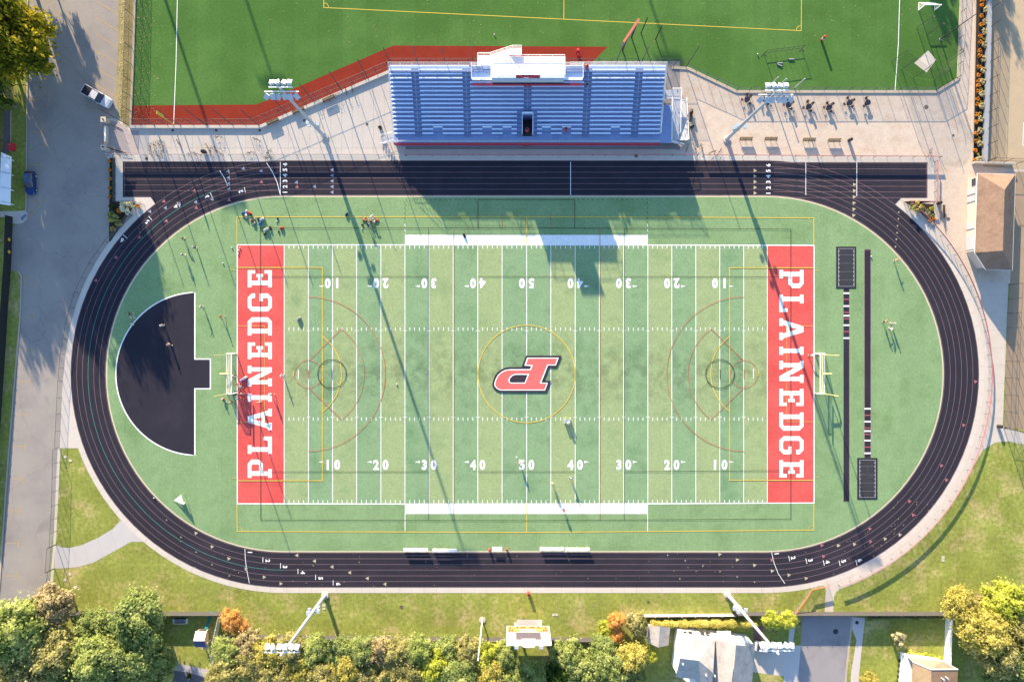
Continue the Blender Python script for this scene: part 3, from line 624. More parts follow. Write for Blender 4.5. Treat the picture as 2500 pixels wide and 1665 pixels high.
for n, (a, b) in enumerate(aisles + [(SX(1263), SX(1274)), (SX(1300.5), SX(1311))]):
    lo, hi = (6, 12) if n == 2 else (0, 6) if n > 4 else (0, 16)
    m = MB()
    for i in range(lo, hi): m.box(((a + b) / 2, Yf[i] - .15, (FZ if i == 0 else seatz(i - 1) - .42) + .08), (b - a - .06, .28, .165))
    (m.build('aisle_steps', M_riser, st, world=True) if n < 5 else None)
    if n > 4:
        q = MB(); pr = [(Yf[0] - .3, FZ - .05)]
        for i in range(6): pr += [(Yf[i] - .3, (FZ if i == 0 else seatz(i - 1) - .42) + .165), (Yf[i] + .02, (FZ if i == 0 else seatz(i - 1) - .42) + .165)]
        pr += [(Yf[5] + .02, FZ - .05)]; extr(q, pr, a + .03, b - .03); q.build('aisle_steps', M_riser, st, world=True)
    if n < 5:
        m = MB(); xm = (a + b) / 2
        for g in range(lo, hi - 1, 3):
            e = min(g + 2, hi - 1); za, zb = seatz(g) + .5, seatz(e) + .5
            m.tube([(xm, RY[g], za - .9), (xm, RY[g], za), (xm, RY[e], zb), (xm, RY[e], zb - .9)], .035, 5)
        m.build('aisle_handrail', M_galv, st, world=True)
def railing(pts, h, step, r=.035, mids=(.5,), post=None):
    m = MB(); P = [Vector(p) for p in pts]
    for fz in mids + (1.0,): m.tube([p + Vector((0, 0, h * fz)) for p in P], r if fz == 1 else r * .6, 5)
    for a, b in zip(P, P[1:]):
        n = max(1, int((b - a).length / step))
        for k in range(n + 1): p = a.lerp(b, k / n); m.tube([p, p + Vector((0, 0, h))], r * .8, 5)
    return m
bz = seatz(15) - .42
for p_, q_ in ((x0, SX(1150)), (SX(1425), x1)): MB().box(((p_ + q_) / 2, RY[15] + TR - .12, seatz(15) + .02), (q_ - p_ - .1, .42, .05)).build('rear_bench', M_alulite, st, world=True)
railing([(x0, front + .1, FZ), (x1, front + .1, FZ)], 1.05, 1.75, mids=(.15, .4, .7)).build('front_railing', M_galv, st, world=True)
railing([(x0 + .05, RY[0], FZ + .4), (x0 + .05, back, bz + .3), (SX(1180), back, bz + .3)], 1.35, 1.9, mids=(.2, .6)).build('rear_railing', M_wht, st, world=True)
railing([(SX(1385), back, bz + .3), (x1 - .05, back, bz + .3), (x1 - .05, RY[0], FZ + .4)], 1.35, 1.9, mids=(.2, .6)).build('rear_railing', M_wht, st, world=True)
M_mesh = mat('rail mesh', A(215, 210, 210), var=0, alpha=.22)
for p_, q_ in ((x0, SX(1180)), (SX(1385), x1)): MB().add([(p_, back + .03, bz), (q_, back + .03, bz), (q_, back + .03, bz + 1.6), (p_, back + .03, bz + 1.6)], [(0, 1, 2, 3)]).build('rear_mesh', M_mesh, st, world=True)
# west stair, east side walk and ramp
m = MB()
for k in range(10): m.box((x0 - .15 - .28 * k, front + 1.0, FZ - .1 - .21 * k), (.3, 1.5, .06))
m.build('side_stair', MATS.get('ramp aluminium') or mat('ramp aluminium', (.36, .38, .44), rough=.6, var=.08, scale=1), st, world=True)
for dy in (.25, 1.8): railing([(x0, front + dy, FZ), (x0 - 2.8, front + dy, .2)], 1.05, .9, mids=(.5,)).build('stair_railing', M_wht, st, world=True)
xr = x1; xs = SX(1640); M_ramp = mat('ramp aluminium', (.36, .38, .44), rough=.6, var=.08, scale=1)
MB().box(((xr + xs) / 2, (front + RY[8]) / 2, FZ - .1), (xs - xr, RY[8] - front, .2)).build('side_walk', M_alu, st, world=True)
railing([(x1 + .15, RY[0], FZ), (x1 + .15, RY[8], FZ)], 1.05, 1.6).build('side_walk_railing', M_wht, st, world=True)
ya, yb = RY[0] - 1.0, RY[13]; xm2 = SX(1662); xe = SX(1683)
m = MB(); m.add([(xs, yb - 2, FZ), (xs, ya, 1.7), (xm2, ya, 1.7), (xm2, yb - 2, FZ)], [(0, 1, 2, 3)]); m.box(((xs + xm2) / 2 - .9, yb - 1.2, FZ - .05), (xm2 - xs + 1.8, 1.6, .1)); m.build('upper_ramp', M_ramp, st, world=True)
MB().add([(xm2, ya, 1.66), (xe, ya, 1.66), (xe, ya + 8.2, .15), (xm2, ya + 8.2, .15)], [(0, 1, 2, 3)]).build('lower_ramp', M_ramp, st, world=True)
for a, b in (((xs + .05, yb - 2, FZ), (xs + .05, ya, 1.7)), ((xm2, yb - 2, FZ), (xm2, ya + 1.2, 1.75)), ((xe - .05, ya, 1.66), (xe - .05, ya + 8.2, .15)), ((xm2, ya, 1.7), (xe, ya, 1.66)), ((xs, yb - .45, FZ), (xm2, yb - .45, FZ)), ((xm2 + .05, yb - .45, FZ), (xm2 + .05, yb - 2, FZ))):
    railing([a, b], 1.05, 1.3, r=.045).build('ramp_railing', M_wht, st, world=True)
m = MB()
for k in range(9): m.box((xs + .2 + .3 * k, front + 1.0, FZ - .1 - .23 * k), (.3, 1.9, .06))
m.build('side_stair', MATS.get('ramp aluminium') or mat('ramp aluminium', (.36, .38, .44), rough=.6, var=.08, scale=1), st, world=True)
railing([(xs, front + .05, FZ), (xs + 2.8, front + .05, .2)], 1.05, .9).build('stair_railing', M_wht, st, world=True)
# press box on the stand
g = lambda px, py: U(px, py).xy
a = g(1204, 236); b = g(1368.5, 192)
pb = thing('press_box', 'white flat-roofed press box with roof railing at the top of the grandstand', 'press box', ((a.x + b.x) / 2, a.y, 6.2))
bx = ((a.x + b.x) / 2, (a.y + b.y) / 2); sx, sy = b.x - a.x, b.y - a.y; RZ_ = 9.5
MB().box((*bx, 7.75), (sx, sy, 3.3)).build('wall', mat('press box wall', A(215, 222, 235), var=.03), pb, world=True)
MB().box((*bx, RZ_ + .0), (sx + .3, sy + .3, .2)).build('roof', mat('white roof sheet', (.85, .85, .85), var=.02), pb, world=True)
for k in range(6): MB().box((a.x + sx * (k + .5) / 6, a.y - .02, 8.35), (sx / 6 - .35, .08, .9)).build('window', mat('sky glass', (.35, .45, .6), rough=.2, var=0), pb, world=True)
railing([(a.x, a.y, RZ_), (a.x, b.y, RZ_), (b.x, b.y, RZ_), (b.x, a.y, RZ_), (a.x, a.y, RZ_)], 1.1, 1.9, r=.05, mids=(.4,)).build('roof_railing', M_wht, pb, world=True)
l0, l1 = g(1157, 231), g(1204, 196); r0, r1 = g(1368.5, 231), g(1413, 196)
for (p, q) in ((l0, l1), (r0, r1)):
    MB().box(((p.x + q.x) / 2, (p.y + q.y) / 2, 6.9), (q.x - p.x, q.y - p.y, .2)).build('side_platform', M_alulite, pb, world=True)
    railing([(p.x, q.y, 7), (q.x, q.y, 7)], 1.1, 1.6).build('platform_railing', M_wht, pb, world=True)
    railing([(p.x, p.y, 7), (q.x, p.y, 7)], 1.1, 1.6, r=.05).build('platform_railing', M_wht, pb, world=True)
    xo = p.x if p.x < a.x - 1 else q.x
    railing([(xo, p.y, 7), (xo, q.y, 7)], 1.1, 1.6, r=.05).build('platform_railing', M_wht, pb, world=True)
MB().box(((l0.x + r1.x) / 2, a.y - .35, 6.55), (r1.x - l0.x, .12, .9)).build('lower_panel', M_fascia, pb, world=True)
# roof stair
s0 = U(1198, 134, 8); s1 = U(1252, 118, 10.6); yS = b.y + .9
t = thing('roof_stair', 'white metal stair climbing behind the press box to its roof landing', 'stair', (s0.x, yS, 7))
m = MB(); n = 11
for k in range(n): m.box((s0.x + (s1.x - s0.x) * (k + .5) / n, yS, 7.1 + 2.9 * (k + .5) / n), ((s1.x - s0.x) / n, 1.0, .06))
m.build('tread', M_wht, t, world=True)
for d in (-.52, .52):
    MB().beam((s0.x, yS + d, 7.0), (s1.x, yS + d, 9.95), .06, .28).build('stringer', M_wht, t, world=True)
    railing([(s0.x, yS + d, 7.1), (s1.x, yS + d, 10.0)], 1.1, 1.0, r=.05).build('handrail', M_wht, t, world=True)
MB().box((s1.x + .75, yS - .1, 9.95), (1.5, 1.3, .1)).build('landing', M_wht, t, world=True)
railing([(s1.x, yS + .5, 10), (s1.x + 1.5, yS + .5, 10), (s1.x + 1.5, yS - .7, 10)], 1.1, .9, r=.05).build('landing_railing', M_wht, t, world=True)
MB().box((s0.x - 1.2, yS - .8, 6.95), (2.2, 2.6, .12)).build('foot_platform', M_wht, t, world=True)
railing([(s0.x - 2.3, yS + .5, 7), (s0.x - .1, yS + .5, 7)], 1.1, .9, r=.05).build('platform_railing', M_wht, t, world=True)
railing([(s0.x - 2.3, yS + .5, 7), (s0.x - 2.3, yS - 1.6, 7)], 1.1, .9, r=.05).build('platform_railing', M_wht, t, world=True)
# clock board on the roof edge
c0, c1 = U(1260, 180, 10.6).x, U(1318.5, 180, 10.6).x; yc = a.y - .15
t = thing('game_clock', 'small red game clock panel facing the field from the press box roof edge', 'scoreboard', ((c0 + c1) / 2, yc, 9.6))
MB().box(((c0 + c1) / 2, yc, 10.45), (c1 - c0, .25, 1.7)).build('panel', mat('clock red', (.5, .05, .09), var=.05), t, world=True)
MB().box(((c0 + c1) / 2, yc, 11.36), (c1 - c0 + .1, .45, .1)).build('top_cap', M_wht, t, world=True)
for fx, fz in ((.06, .25), (.16, .25), (.3, .7), (.42, .7), (.56, .7), (.68, .7), (.82, .25), (.93, .25)):
    MB().box((c0 + (c1 - c0) * fx, yc - .14, 9.65 + 1.5 * fz), ((c1 - c0) * .085, .05, .5)).build('digit', M_dark, t, world=True)
MB().box((c0 + (c1 - c0) * .42, yc - .14, 9.85), (.8, .05, .22)).build('name_plate', M_wht, t, world=True)

# ------------------------------------------------------------------ floodlight towers
M_lamp = mat('lamp housing', A(208, 222, 238), rough=.45, var=.04, spec=.5)
def tower(px, py, label, face):
    c = U(px, py); t = thing('floodlight_tower', label, 'floodlight', (c.x, c.y, 0), group='floodlight towers round the track')
    MB().lathe((0, 0, 0), [(.42, 0), (.42, .8), (.36, .81), (.18, 24.6), (.05, 24.8)], 12).build('pole', M_galv, t, smooth=False)
    MB().lathe((0, 0, 0), [(.7, 0), (.7, .25)], 12).build('footing', M_conc, t)
    q = MB(); q.box((.0, .42 * face, 5.6), (.8, .45, 1.7)); q.box((.35, .2 * face, 5.8), (.35, .5, 1.4)); q.build('control_cabinet', M_lamp, t)
    for sx, z in ((-.9, 6.9), (.9, 7.6), (-.7, 8.4)):
        q = MB().box((sx, 0, z), (.55, .6, .35)); q.beam((0, 0, z), (sx, 0, z), .08, .08); q.build('side_box', M_lamp, t)
    rows = [(24.0, 6, 5.3, face)] + ([(24.5, 4, 3.6, -face)] if face > 0 else [])
    for z, n, wd, fc in rows:
        dy = -.25 * fc
        MB().beam((-wd / 2, dy, z), (wd / 2, dy, z), .16, .16).build('crossarm', M_wht, t)
        for k in range(n):
            x = -wd / 2 + wd * (k + .5) / n
            yaw = (k - (n - 1) / 2) * .19 * fc + (.22 if k % 2 else -.22)
            M = Matrix.Rotation(yaw, 3, 'Z') @ Matrix.Rotation(rad(34) * fc, 3, 'X')
            o = Vector((x, dy - .62 * fc, z - .12 + (.1 if k % 2 else 0)))
            q = MB(); q.box(o, (.62, .62, .4), M=M); q.beam((x, dy, z), tuple(o), .1, .1); q.box(o + M @ Vector((0, -.16 * fc, .22)), (.74, .86, .03), M=M)
            l = q.build('lamp', M_lamp, t)
            MB().box(o + M @ Vector((0, -.325 * fc, 0)), (.54, .03, .32), M=M).build('lens', M_glass, l)
    return t
tower(792.6, 334.6, 'tall grey floodlight tower on the concrete plaza between grandstand and parking road', 1)
tower(1773.8, 340.7, 'tall grey floodlight tower on the tan pavers beside the park benches', 1)
tower(793.5, 1453, 'white floodlight tower on the lawn by the parking road end of the tree belt', -1)
for x, y, w_ in ((225, -530, 'beyond the parking bays'), (323, -825, 'deeper behind the parking bays'), (1290, -880, 'beyond the practice turf')): tower(x, y, 'distant floodlight tower ' + w_, 1)
tower(1776, 1450, 'white floodlight tower on the lawn leaning over the grey roofed house', -1)

# ------------------------------------------------------------------ goals
M_goaly = mat('goalpost yellow', A(252, 244, 165), var=.03, rough=.4)
M_net = mat('white net', (.8, .8, .8), var=0, alpha=.3)
def goals(px, s, lab):
    c = U(px, 911.5)
    t = thing('goalpost', f'yellow football goalpost with tall uprights {lab}', 'goalpost', (c.x, c.y, 0), 0 if s > 0 else PI, group='football goalposts')
    MB().tube([(.05, -3.56, 3.05), (.05, 3.56, 3.05)], .11, 8).build('crossbar', M_goaly, t)
    for y in (-3.56, 3.56): MB().tube([(.05, y, 2.95), (.05, y, 9.5)], .07, 7).build('upright', M_goaly, t)
    MB().tube([(2.0, 0, 0), (2.0, 0, 2.3), (1.85, 0, 2.8), (1.5, 0, 3.02), (.05, 0, 3.05)], .14, 8).build('gooseneck', M_goaly, t)
    c2 = U(px - 1.0 * s, 911.5)
    t = thing('soccer_goal', f'white netted soccer goal standing under the yellow goalpost {lab}', 'soccer goal', (c2.x, c2.y, 0), 0 if s > 0 else PI, group='soccer goals under the goalposts')
    MB().tube([(0, -3.72, 0), (0, -3.72, 2.44), (0, 3.72, 2.44), (0, 3.72, 0)], .09, 8).build('front_frame', M_wht, t)
    for y in (-3.72, 3.72): MB().tube([(0, y, 2.44), (.95, y, 2.4), (1.9, y, .1), (0, y, .06)], .06, 6).build('side_frame', M_wht, t)
    MB().tube([(1.9, -3.72, .1), (1.9, 3.72, .1)], .05, 6).build('ground_bar', M_wht, t)
    n = MB(); P = []
    for k in range(13):
        y = -3.72 + 7.44 * k / 12; sg = .25 * math.sin(PI * k / 12)
        P += [(0, y, 2.44), (.95 - sg * .5, y, 2.4 - sg), (1.5 - sg, y, 1.2), (1.9, y, .1)]
    n.add(P, [(4 * k + j, 4 * k + 4 + j, 4 * k + 5 + j, 4 * k + 1 + j) for k in range(12) for j in range(3)])
    for y in (-3.72, 3.72): n.add([(0, y, 0), (0, y, 2.44), (.95, y, 2.4), (1.9, y, .1)], [(0, 1, 2, 3)])
    n.build('net', M_net, t)
goals(577.2, -1, 'at the D-shaped apron end')
goals(1989.5, 1, 'at the jump runway end')

# ------------------------------------------------------------------ fences
M_link = mat('chain link', (.30, .30, .31), var=0, alpha=.16)
M_linkd = mat('dense black mesh', (.03, .035, .035), var=0, alpha=.3)
M_post = mat('dark fence post', (.05, .052, .055), rough=.5, var=.05)
M_redcap = mat('red rail cover', A(226, 138, 142), rough=.4, var=.03)
M_pinkcap = mat('faded rail cover', A(250, 220, 215), rough=.4, var=.03)
def walk(P, step):             # points every `step` metres along a polyline
    out = []
    for a, b in zip(P, P[1:]):
        n = max(1, round((b - a).length / step)); out += [a.lerp(b, k / n) for k in range(n)]
    return out + [P[-1]]
def fence(name, pts, h, step, label, link=None, cap=None, pr=.04, rails=(1.0,), group=None, cat='fence', post=None, rr=.03):
    P = [Vector(U(*p)) for p in pts]; t = thing(name, label, cat, P[0], group=group)
    L = [p - P[0] for p in P]; post = post or M_post
    for p in walk(L, step): MB().tube([p, p + Vector((0, 0, h))], pr, 5).build('post', post, t)
    up = lambda z: [p + Vector((0, 0, z)) for p in L]
    for f in rails: MB().tube(up(h * f), rr, 5).build('rail', post, t)
    if cap is not None:
        q = MB(); T = up(h)
        for a, b in zip(T, T[1:]): q.beam(a, b, .05, .27)
        q.build('rail_cover', cap, t)
    if link is not None:
        n = len(L); MB().add(up(0.03) + up(h * .985), [(i, i + 1, n + i + 1, n + i) for i in range(n - 1)]).build('mesh_panel', link, t)
    return t
T1 = 1.12
fence('trackside_fence', [(264, 381), (543, 381)], T1, 2.5, 'pale capped low fence along the concrete plaza nearest the brick gateway', M_link, M_pinkcap)
fence('trackside_fence', [(562, 381), (990, 381)], T1, 2.5, 'pale capped low fence along the plaza below the leaning bicycles', M_link, M_pinkcap)
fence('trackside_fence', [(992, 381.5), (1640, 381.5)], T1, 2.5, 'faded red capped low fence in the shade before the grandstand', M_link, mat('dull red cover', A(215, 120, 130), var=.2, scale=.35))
fence('trackside_fence', [(1640, 382), (1702, 382)], T1, 2.5, 'short red capped fence beside the grandstand ramp bicycles', M_link, M_redcap)
fence('trackside_fence', [(1716, 382.5), (2292, 386)], T1, 2.5, 'long red capped low fence below the park benches', M_link, M_redcap)
fence('trackside_fence', [(2281, 396), (2280, 494)], T1, 1.9, 'red capped low fence at the end of the sprint lanes', M_link, M_redcap)
fence('trackside_fence', [(2278, 495), (2213, 494), (2206, 496)], T1, 2, 'short red capped fence along the sunny shrub bed', M_link, M_redcap)
fence('trackside_fence', [(2206, 496)] + arc(CXR, CY, 543, 50.5, -71, 40), T1, 2.7, 'long curving red capped fence outside the track bend', M_link, M_redcap)
fence('trackside_fence', [(2020, 1425), (1976, 1434), (1962, 1457), (1935, 1494)], T1, 1.6, 'orange red capped fence bending from the gate path to the black fence', M_link, mat('orange red cover', A(245, 125, 95), var=.05))
fence('chain_link_fence', [(337, 503), (303, 545), (264, 592), (227, 645), (192, 715), (170, 790), (158, 865), (152, 930), (148, 1010), (144, 1092)], 1.3, 2.8, 'low chain-link fence curving between parking road and track', M_link)
fence('chain_link_fence', [(146, 1094), (143, 1230), (137, 1328)], 2.0, 2.8, 'chain-link fence along the upper lawn beside the parking road', M_link)
fence('path_gate', [(137, 1329), (133, 1387)], 2.6, 4.6, 'tall double gate frame where the curved path meets the parking road', M_link, cat='gate', pr=.07, rails=(1.0, .55))
fence('chain_link_fence', [(133, 1388), (128, 1450), (118, 1540)], 2.0, 2.8, 'chain-link fence along the lower lawn beside the parking road', M_link)
fence('chain_link_fence', [(283, 385), (283, 493), (331, 494), (352, 500)], 1.1, 1.8, 'low fence round the shrub bed at the short end of the sprint lanes', M_link)
fence('practice_fence', [(329, -120), (327, 0), (322, 200), (317, 308)], 2.9, 3.1, 'tall chain-link fence between leaf litter verge and practice turf', M_linkd, rails=(1.0, .5), pr=.05)
nf = fence('netting_fence', [(317, 308.5), (634, 308.5), (952, 174), (960, 166), (1674, 166)], 4.2, 2.45, 'tall practice field netting fence behind the grandstand', mat('netting', (.12, .11, .11), var=0, alpha=.2), rails=(1.0, .5), pr=.05, rr=.025)
for px_, py_ in ((317, 308), (379, 308), (442.7, 308), (508, 308), (570.7, 308), (633, 308), (701, 278), (768, 250), (835, 222), (900, 195), (958, 168), (1024, 166), (1090, 166), (1157, 166), (1500, 166), (1560, 166), (1674, 166)):
    p = U(px_, py_) - Vector(nf.location); MB().tube([p, p + Vector((0, 0, 9.3))], .07, 6).build('tall_post', M_post, nf)
fence('plaza_fence', [(1674, 166), (1798, 222), (2284, 222), (2336, 191), (2346, 0), (2352, -120)], 1.8, 2.3, 'chain-link fence between practice turf and tan paver plaza', M_link, rails=(1.0, .06))
fence('court_fence', [(2415, -60), (2408, 200), (2402, 396)], 3.6, 3.1, 'tall dark mesh fence along the tan court behind the orange shrubs', mat('court mesh', (.05, .05, .055), var=0, alpha=.12), rails=(1.0, .5), pr=.05)
fence('court_fence', [(2402, 398), (2520, 402)], 3.6, 3.1, 'tall dark mesh fence across the tan court above the restroom roof', mat('court mesh', (.05, .05, .055), var=0, alpha=.12), rails=(1.0, .5), pr=.05)
fence('court_fence', [(2463, 695), (2458, 800), (2450, 1044)], 3.6, 3.1, 'tall dark mesh fence along the concrete walkway below the restroom', mat('court mesh', (.05, .05, .055), var=0, alpha=.12), rails=(1.0, .5), pr=.05)
fence('court_fence', [(2450, 1046), (2530, 1058)], 3.6, 2.4, 'short mesh fence closing the tan court by the walkway bin', mat('court mesh', (.05, .05, .055), var=0, alpha=.12), rails=(1.0, .5), pr=.05)
wl = thing('retaining_wall', 'low grey wall between the orange shrubs and the tan court', 'wall', U(2411, -120))
q = [U(*p) for p in ((2414, -200), (2406, 200), (2399, 400))]
m = MB()
for i in range(2): m.beam(q[i] + Vector((0, 0, .45)), q[i + 1] + Vector((0, 0, .45)), .55, .9)
m.build('wall_body', mat('grey wall', A(170, 175, 185), var=.06), wl, world=True)
m = MB()
for i in range(2): m.beam(q[i] + Vector((0, 0, .93)), q[i + 1] + Vector((0, 0, .93)), .62, .06)
m.build('coping', mat('wall coping', A(190, 195, 205), var=.05), wl, world=True)
bw = MB(); bw.beam(U(2372, 399) + Vector((0, 0, .5)), U(2470, 402) + Vector((0, 0, .5)), .3, 1.0); w_ = bw.build('end_wall', mat('cream wall', A(225, 215, 205), var=.04), loc=U(2372, 399)); w_['label'] = 'cream end wall closing the orange shrub bed by the restroom'; w_['category'] = 'wall'; w_['kind'] = 'thing'
k_ = MB(); q = [U(*p) for p in ((2384, -200), (2378, 150), (2373, 396))]
for i in range(2): k_.beam(q[i] + Vector((0, 0, .1)), q[i + 1] + Vector((0, 0, .1)), .25, .2)
struct(k_, 'bed_kerb', M_kerb)
# vinyl and board fences on the southern side and by the school
M_blkv = mat('black vinyl slats', A(95, 92, 96), rough=.6, var=.08, scale=1.5)
def board(name, pts, h, label, m, step=2.4, cat='fence', th=.06):
    P = [Vector(U(*p)) for p in pts]; t = thing(name, label, cat, P[0]); L = [p - P[0] for p in P]
    q = MB()
    for a, b in zip(L, L[1:]): q.beam(a + Vector((0, 0, h / 2)), b + Vector((0, 0, h / 2)), th, h)
    q.build('panel', m, t)
    for p in walk(L, step): MB().box(p + Vector((0, -.08, h / 2 + .05)), (.12, .12, h + .1)).build('post', m, t)
    q = MB()
    for a, b in zip(L, L[1:]): q.beam(a + Vector((0, .05, h)), b + Vector((0, .05, h)), .05, .07)
    q.build('top_rail', m, t); return t
board('vinyl_fence', [(168, 1493), (546, 1493)], 1.95, 'black vinyl fence behind the shaded garden by the parking road', M_blkv)
board('garden_fence', [(543, 1495), (528, 1560), (520, 1660)], 1.8, 'white garden fence running down beside the orange leafed shrub', M_wht)
board('vinyl_fence', [(546, 1549), (1240, 1556)], 1.95, 'long black vinyl fence before the tree belt on the flagpole side', M_blkv)
board('vinyl_fence', [(1330, 1556), (1462, 1556)], 1.95, 'black vinyl fence between scoreboard and orange shrubs', M_blkv)
board('board_fence', [(1532, 1500), (1790, 1498)], 1.2, 'low pink white board fence along the long yellow hedge', mat('pink white boards', A(245, 225, 220), var=.05))
board('vinyl_fence', [(1790, 1493), (2309, 1493)], 1.95, 'black vinyl fence across the street end by the gate path', M_blkv)
board('driveway_fence', [(2309, 1495), (2304, 1640), (2298, 1760)], 2.0, 'tall white fence beside the brick house garden', M_wht)
sf = board('school_fence', [(31, 530), (27, 650), (20, 740), (10, 900), (-2, 1080), (-20, 1300)], 1.9, 'black panel fence with yellow diamond signs along the parking road', mat('black panel', (.02, .022, .025), var=.1))
for y in (587, 617):
    p = U(30, y); x, yy = p.x + .12, p.y
    MB().add([(x, yy, .55), (x, yy - .42, .97), (x, yy, 1.39), (x, yy + .42, .97)], [(0, 1, 2, 3)]).build('diamond_sign', mat('sign yellow', A(245, 200, 60), var=0), sf, world=True)
# ------------------------------------------------------------------ trees and shrubs
def crown_mesh(name, seed, rx, rz, clumps, leaves, size, ragged=.35, low=-.55):
    """leaf-sized faces gathered in clumps through the crown's volume, centred on the origin"""
    r = random.Random(seed); v = []; f = []; C = []
    for i in range(clumps):
        while True:
            p = Vector((r.uniform(-1, 1), r.uniform(-1, 1), r.uniform(low, 1)))
            if .25 < p.length < 1: break
        p *= (1 - ragged * .5 + ragged * .5 * r.random()) / max(.62, p.length) * r.uniform(.55, .9)
        C.append((p, r.uniform(.13, .27)))
    for i in range(leaves):
        c, cr = C[r.randrange(clumps)]
        if i % 5 == 0: cr *= r.uniform(1.3, 2.2)
        d = Vector((r.gauss(0, 1), r.gauss(0, 1), r.gauss(0, 1))).normalized()
        q = c + d * cr * (r.random() ** .35) * Vector((1, 1, .8)).length / 1.6
        P = Vector((q.x * rx, q.y * rx, q.z * rz))
        n = (d + Vector((0, 0, .7)) + Vector((r.uniform(-.8, .8), r.uniform(-.8, .8), r.uniform(-.8, .8)))).normalized()
        a = n.cross(Vector((r.uniform(-1, 1), r.uniform(-1, 1), .1))).normalized(); b = n.cross(a)
        s = size * r.uniform(.6, 1.25); o = len(v)
        v += [P + a * s, P + b * s * .62, P - a * s, P - b * s * .62]; f.append((o, o + 1, o + 2, o + 3))
    me = bpy.data.meshes.new(name); me.from_pydata(v, [], f); return me, C
M_bark = mat('bark', (.16, .125, .095), rough=.95, var=.2, scale=3)
M_barkp = mat('pale bark', (.34, .30, .26), rough=.95, var=.15, scale=3)
def trunk_mesh(name, seed, rx, rz, zc, C):
    r = random.Random(seed); m = MB(); h = zc
    m.tube([(0, 0, 0), (r.uniform(-.1, .1), r.uniform(-.1, .1), h * .5), (r.uniform(-.2, .2), r.uniform(-.2, .2), h + rz * .5)], rx * .07, 7, rx * .025)
    for c, _ in C[:9]:
        e = Vector((c.x * rx, c.y * rx, zc + c.z * rz)); s = Vector((0, 0, h * .55 + .25 * max(0, e.z - h * .6)))
        m.tube([s, s.lerp(e, .5) + Vector((0, 0, .1 * rx)), e], rx * .028, 5, rx * .008)
    me = bpy.data.meshes.new(name); me.from_pydata(m.v, [], m.f); me.materials.append(M_bark); return me
g3 = lambda a, b, c: (A(*a, 1.6), A(*b, 1.6), A(*c, 1.6))
LM = {
 'green': leafmat('mid green leaves', *g3((112, 130, 74), (152, 166, 98), (192, 198, 130)), .45),
 'bright': leafmat('bright green leaves', *g3((122, 140, 76), (166, 178, 104), (206, 208, 138)), .45),
 'olive': leafmat('olive leaves', *g3((128, 128, 78), (172, 168, 106), (210, 200, 142)), .45),
 'gold': leafmat('golden leaves', *g3((152, 150, 76), (196, 186, 98), (226, 212, 130)), .45),
 'lime': leafmat('lime leaves', *g3((150, 160, 62), (196, 202, 86), (228, 226, 116)), .45),
 'tan': leafmat('tan leaves', *g3((140, 126, 92), (188, 172, 128), (220, 206, 164)), .45),
 'orange': leafmat('orange leaves', *g3((206, 150, 70), (240, 182, 104), (250, 212, 140)), .45),
 'dark': leafmat('dark green leaves', *g3((38, 52, 24), (62, 80, 36), (104, 120, 52))),
 'autumn': leafmat('turning maple leaves', *g3((58, 76, 28), (120, 122, 38), (220, 192, 56)), .45),
 'mum': leafmat('orange mum flowers', *g3((170, 98, 30), (216, 136, 48), (232, 168, 76)), .15),
 'grassy': leafmat('grass plume', *g3((150, 142, 108), (200, 190, 146), (232, 224, 184)), .45),
 'white': leafmat('white flowers', *g3((170, 170, 100), (232, 224, 190), (252, 248, 238)), .2),
}
PROTO = {}
def proto(kind):
    if kind in PROTO: return PROTO[kind]
    P = {'tree': (11, 4.0, 3.4, 70, 14000, .21, 5.0), 'tree_b': (12, 4.0, 3.0, 60, 13000, .21, 4.6), 'tree_c': (13, 4.0, 4.0, 80, 15000, .21, 5.6), 'tall': (14, 4.0, 4.8, 30, 8000, .3, 8.5),
         'big': (15, 9.0, 6.0, 80, 12500, .38, 9.4), 'big_b': (16, 9.0, 6.0, 60, 8500, .38, 9.0), 'shrub': (17, 1.0, .8, 16, 1500, .12, .65), 'wispy': (18, 4.0, 3.4, 26, 4200, .24, 5.0), 'conic': (19, 1.0, 1.6, 22, 2600, .12, 1.4)}[kind]
    seed, rx, rz, cl, lv, sz, zc = P
    cm, C = crown_mesh('crown', seed, rx, rz, cl, lv, sz); cm.materials.append(LM['green'])
    tm = trunk_mesh('trunk', seed + 50, rx, rz, zc, C)
    PROTO[kind] = (cm, tm, rx, rz, zc); return PROTO[kind]
def tree(kind, leaf, px, py, rpx, label, group=None, name='tree', cat='tree', ground=False, zscale=1.0, bark=None):
    """px, py: where the crown's middle reads in the survey (or the trunk's foot when ground=True); rpx: crown radius in pixels"""
    cm, tm, rx, rz, zc = proto(kind)
    s = rpx / S / rx
    zcw = zc * s * zscale
    if not ground: s *= (H - zcw) / H; zcw = zc * s * zscale
    c = U(px, py) if ground else U(px, py, zcw)
    t = thing(name, label, cat, (c.x, c.y, 0), R.uniform(0, 6.28), group)
    o = bpy.data.objects.new('crown', cm); COL.objects.link(o); o.parent = t; o.location = (0, 0, zcw); o.scale = (s, s, s * zscale)
    setmat(o, LM[leaf])
    k = bpy.data.objects.new('trunk', tm); COL.objects.link(k); k.parent = t; k.scale = (s, s, s * zscale)
    if bark: setmat(k, bark)
    return t
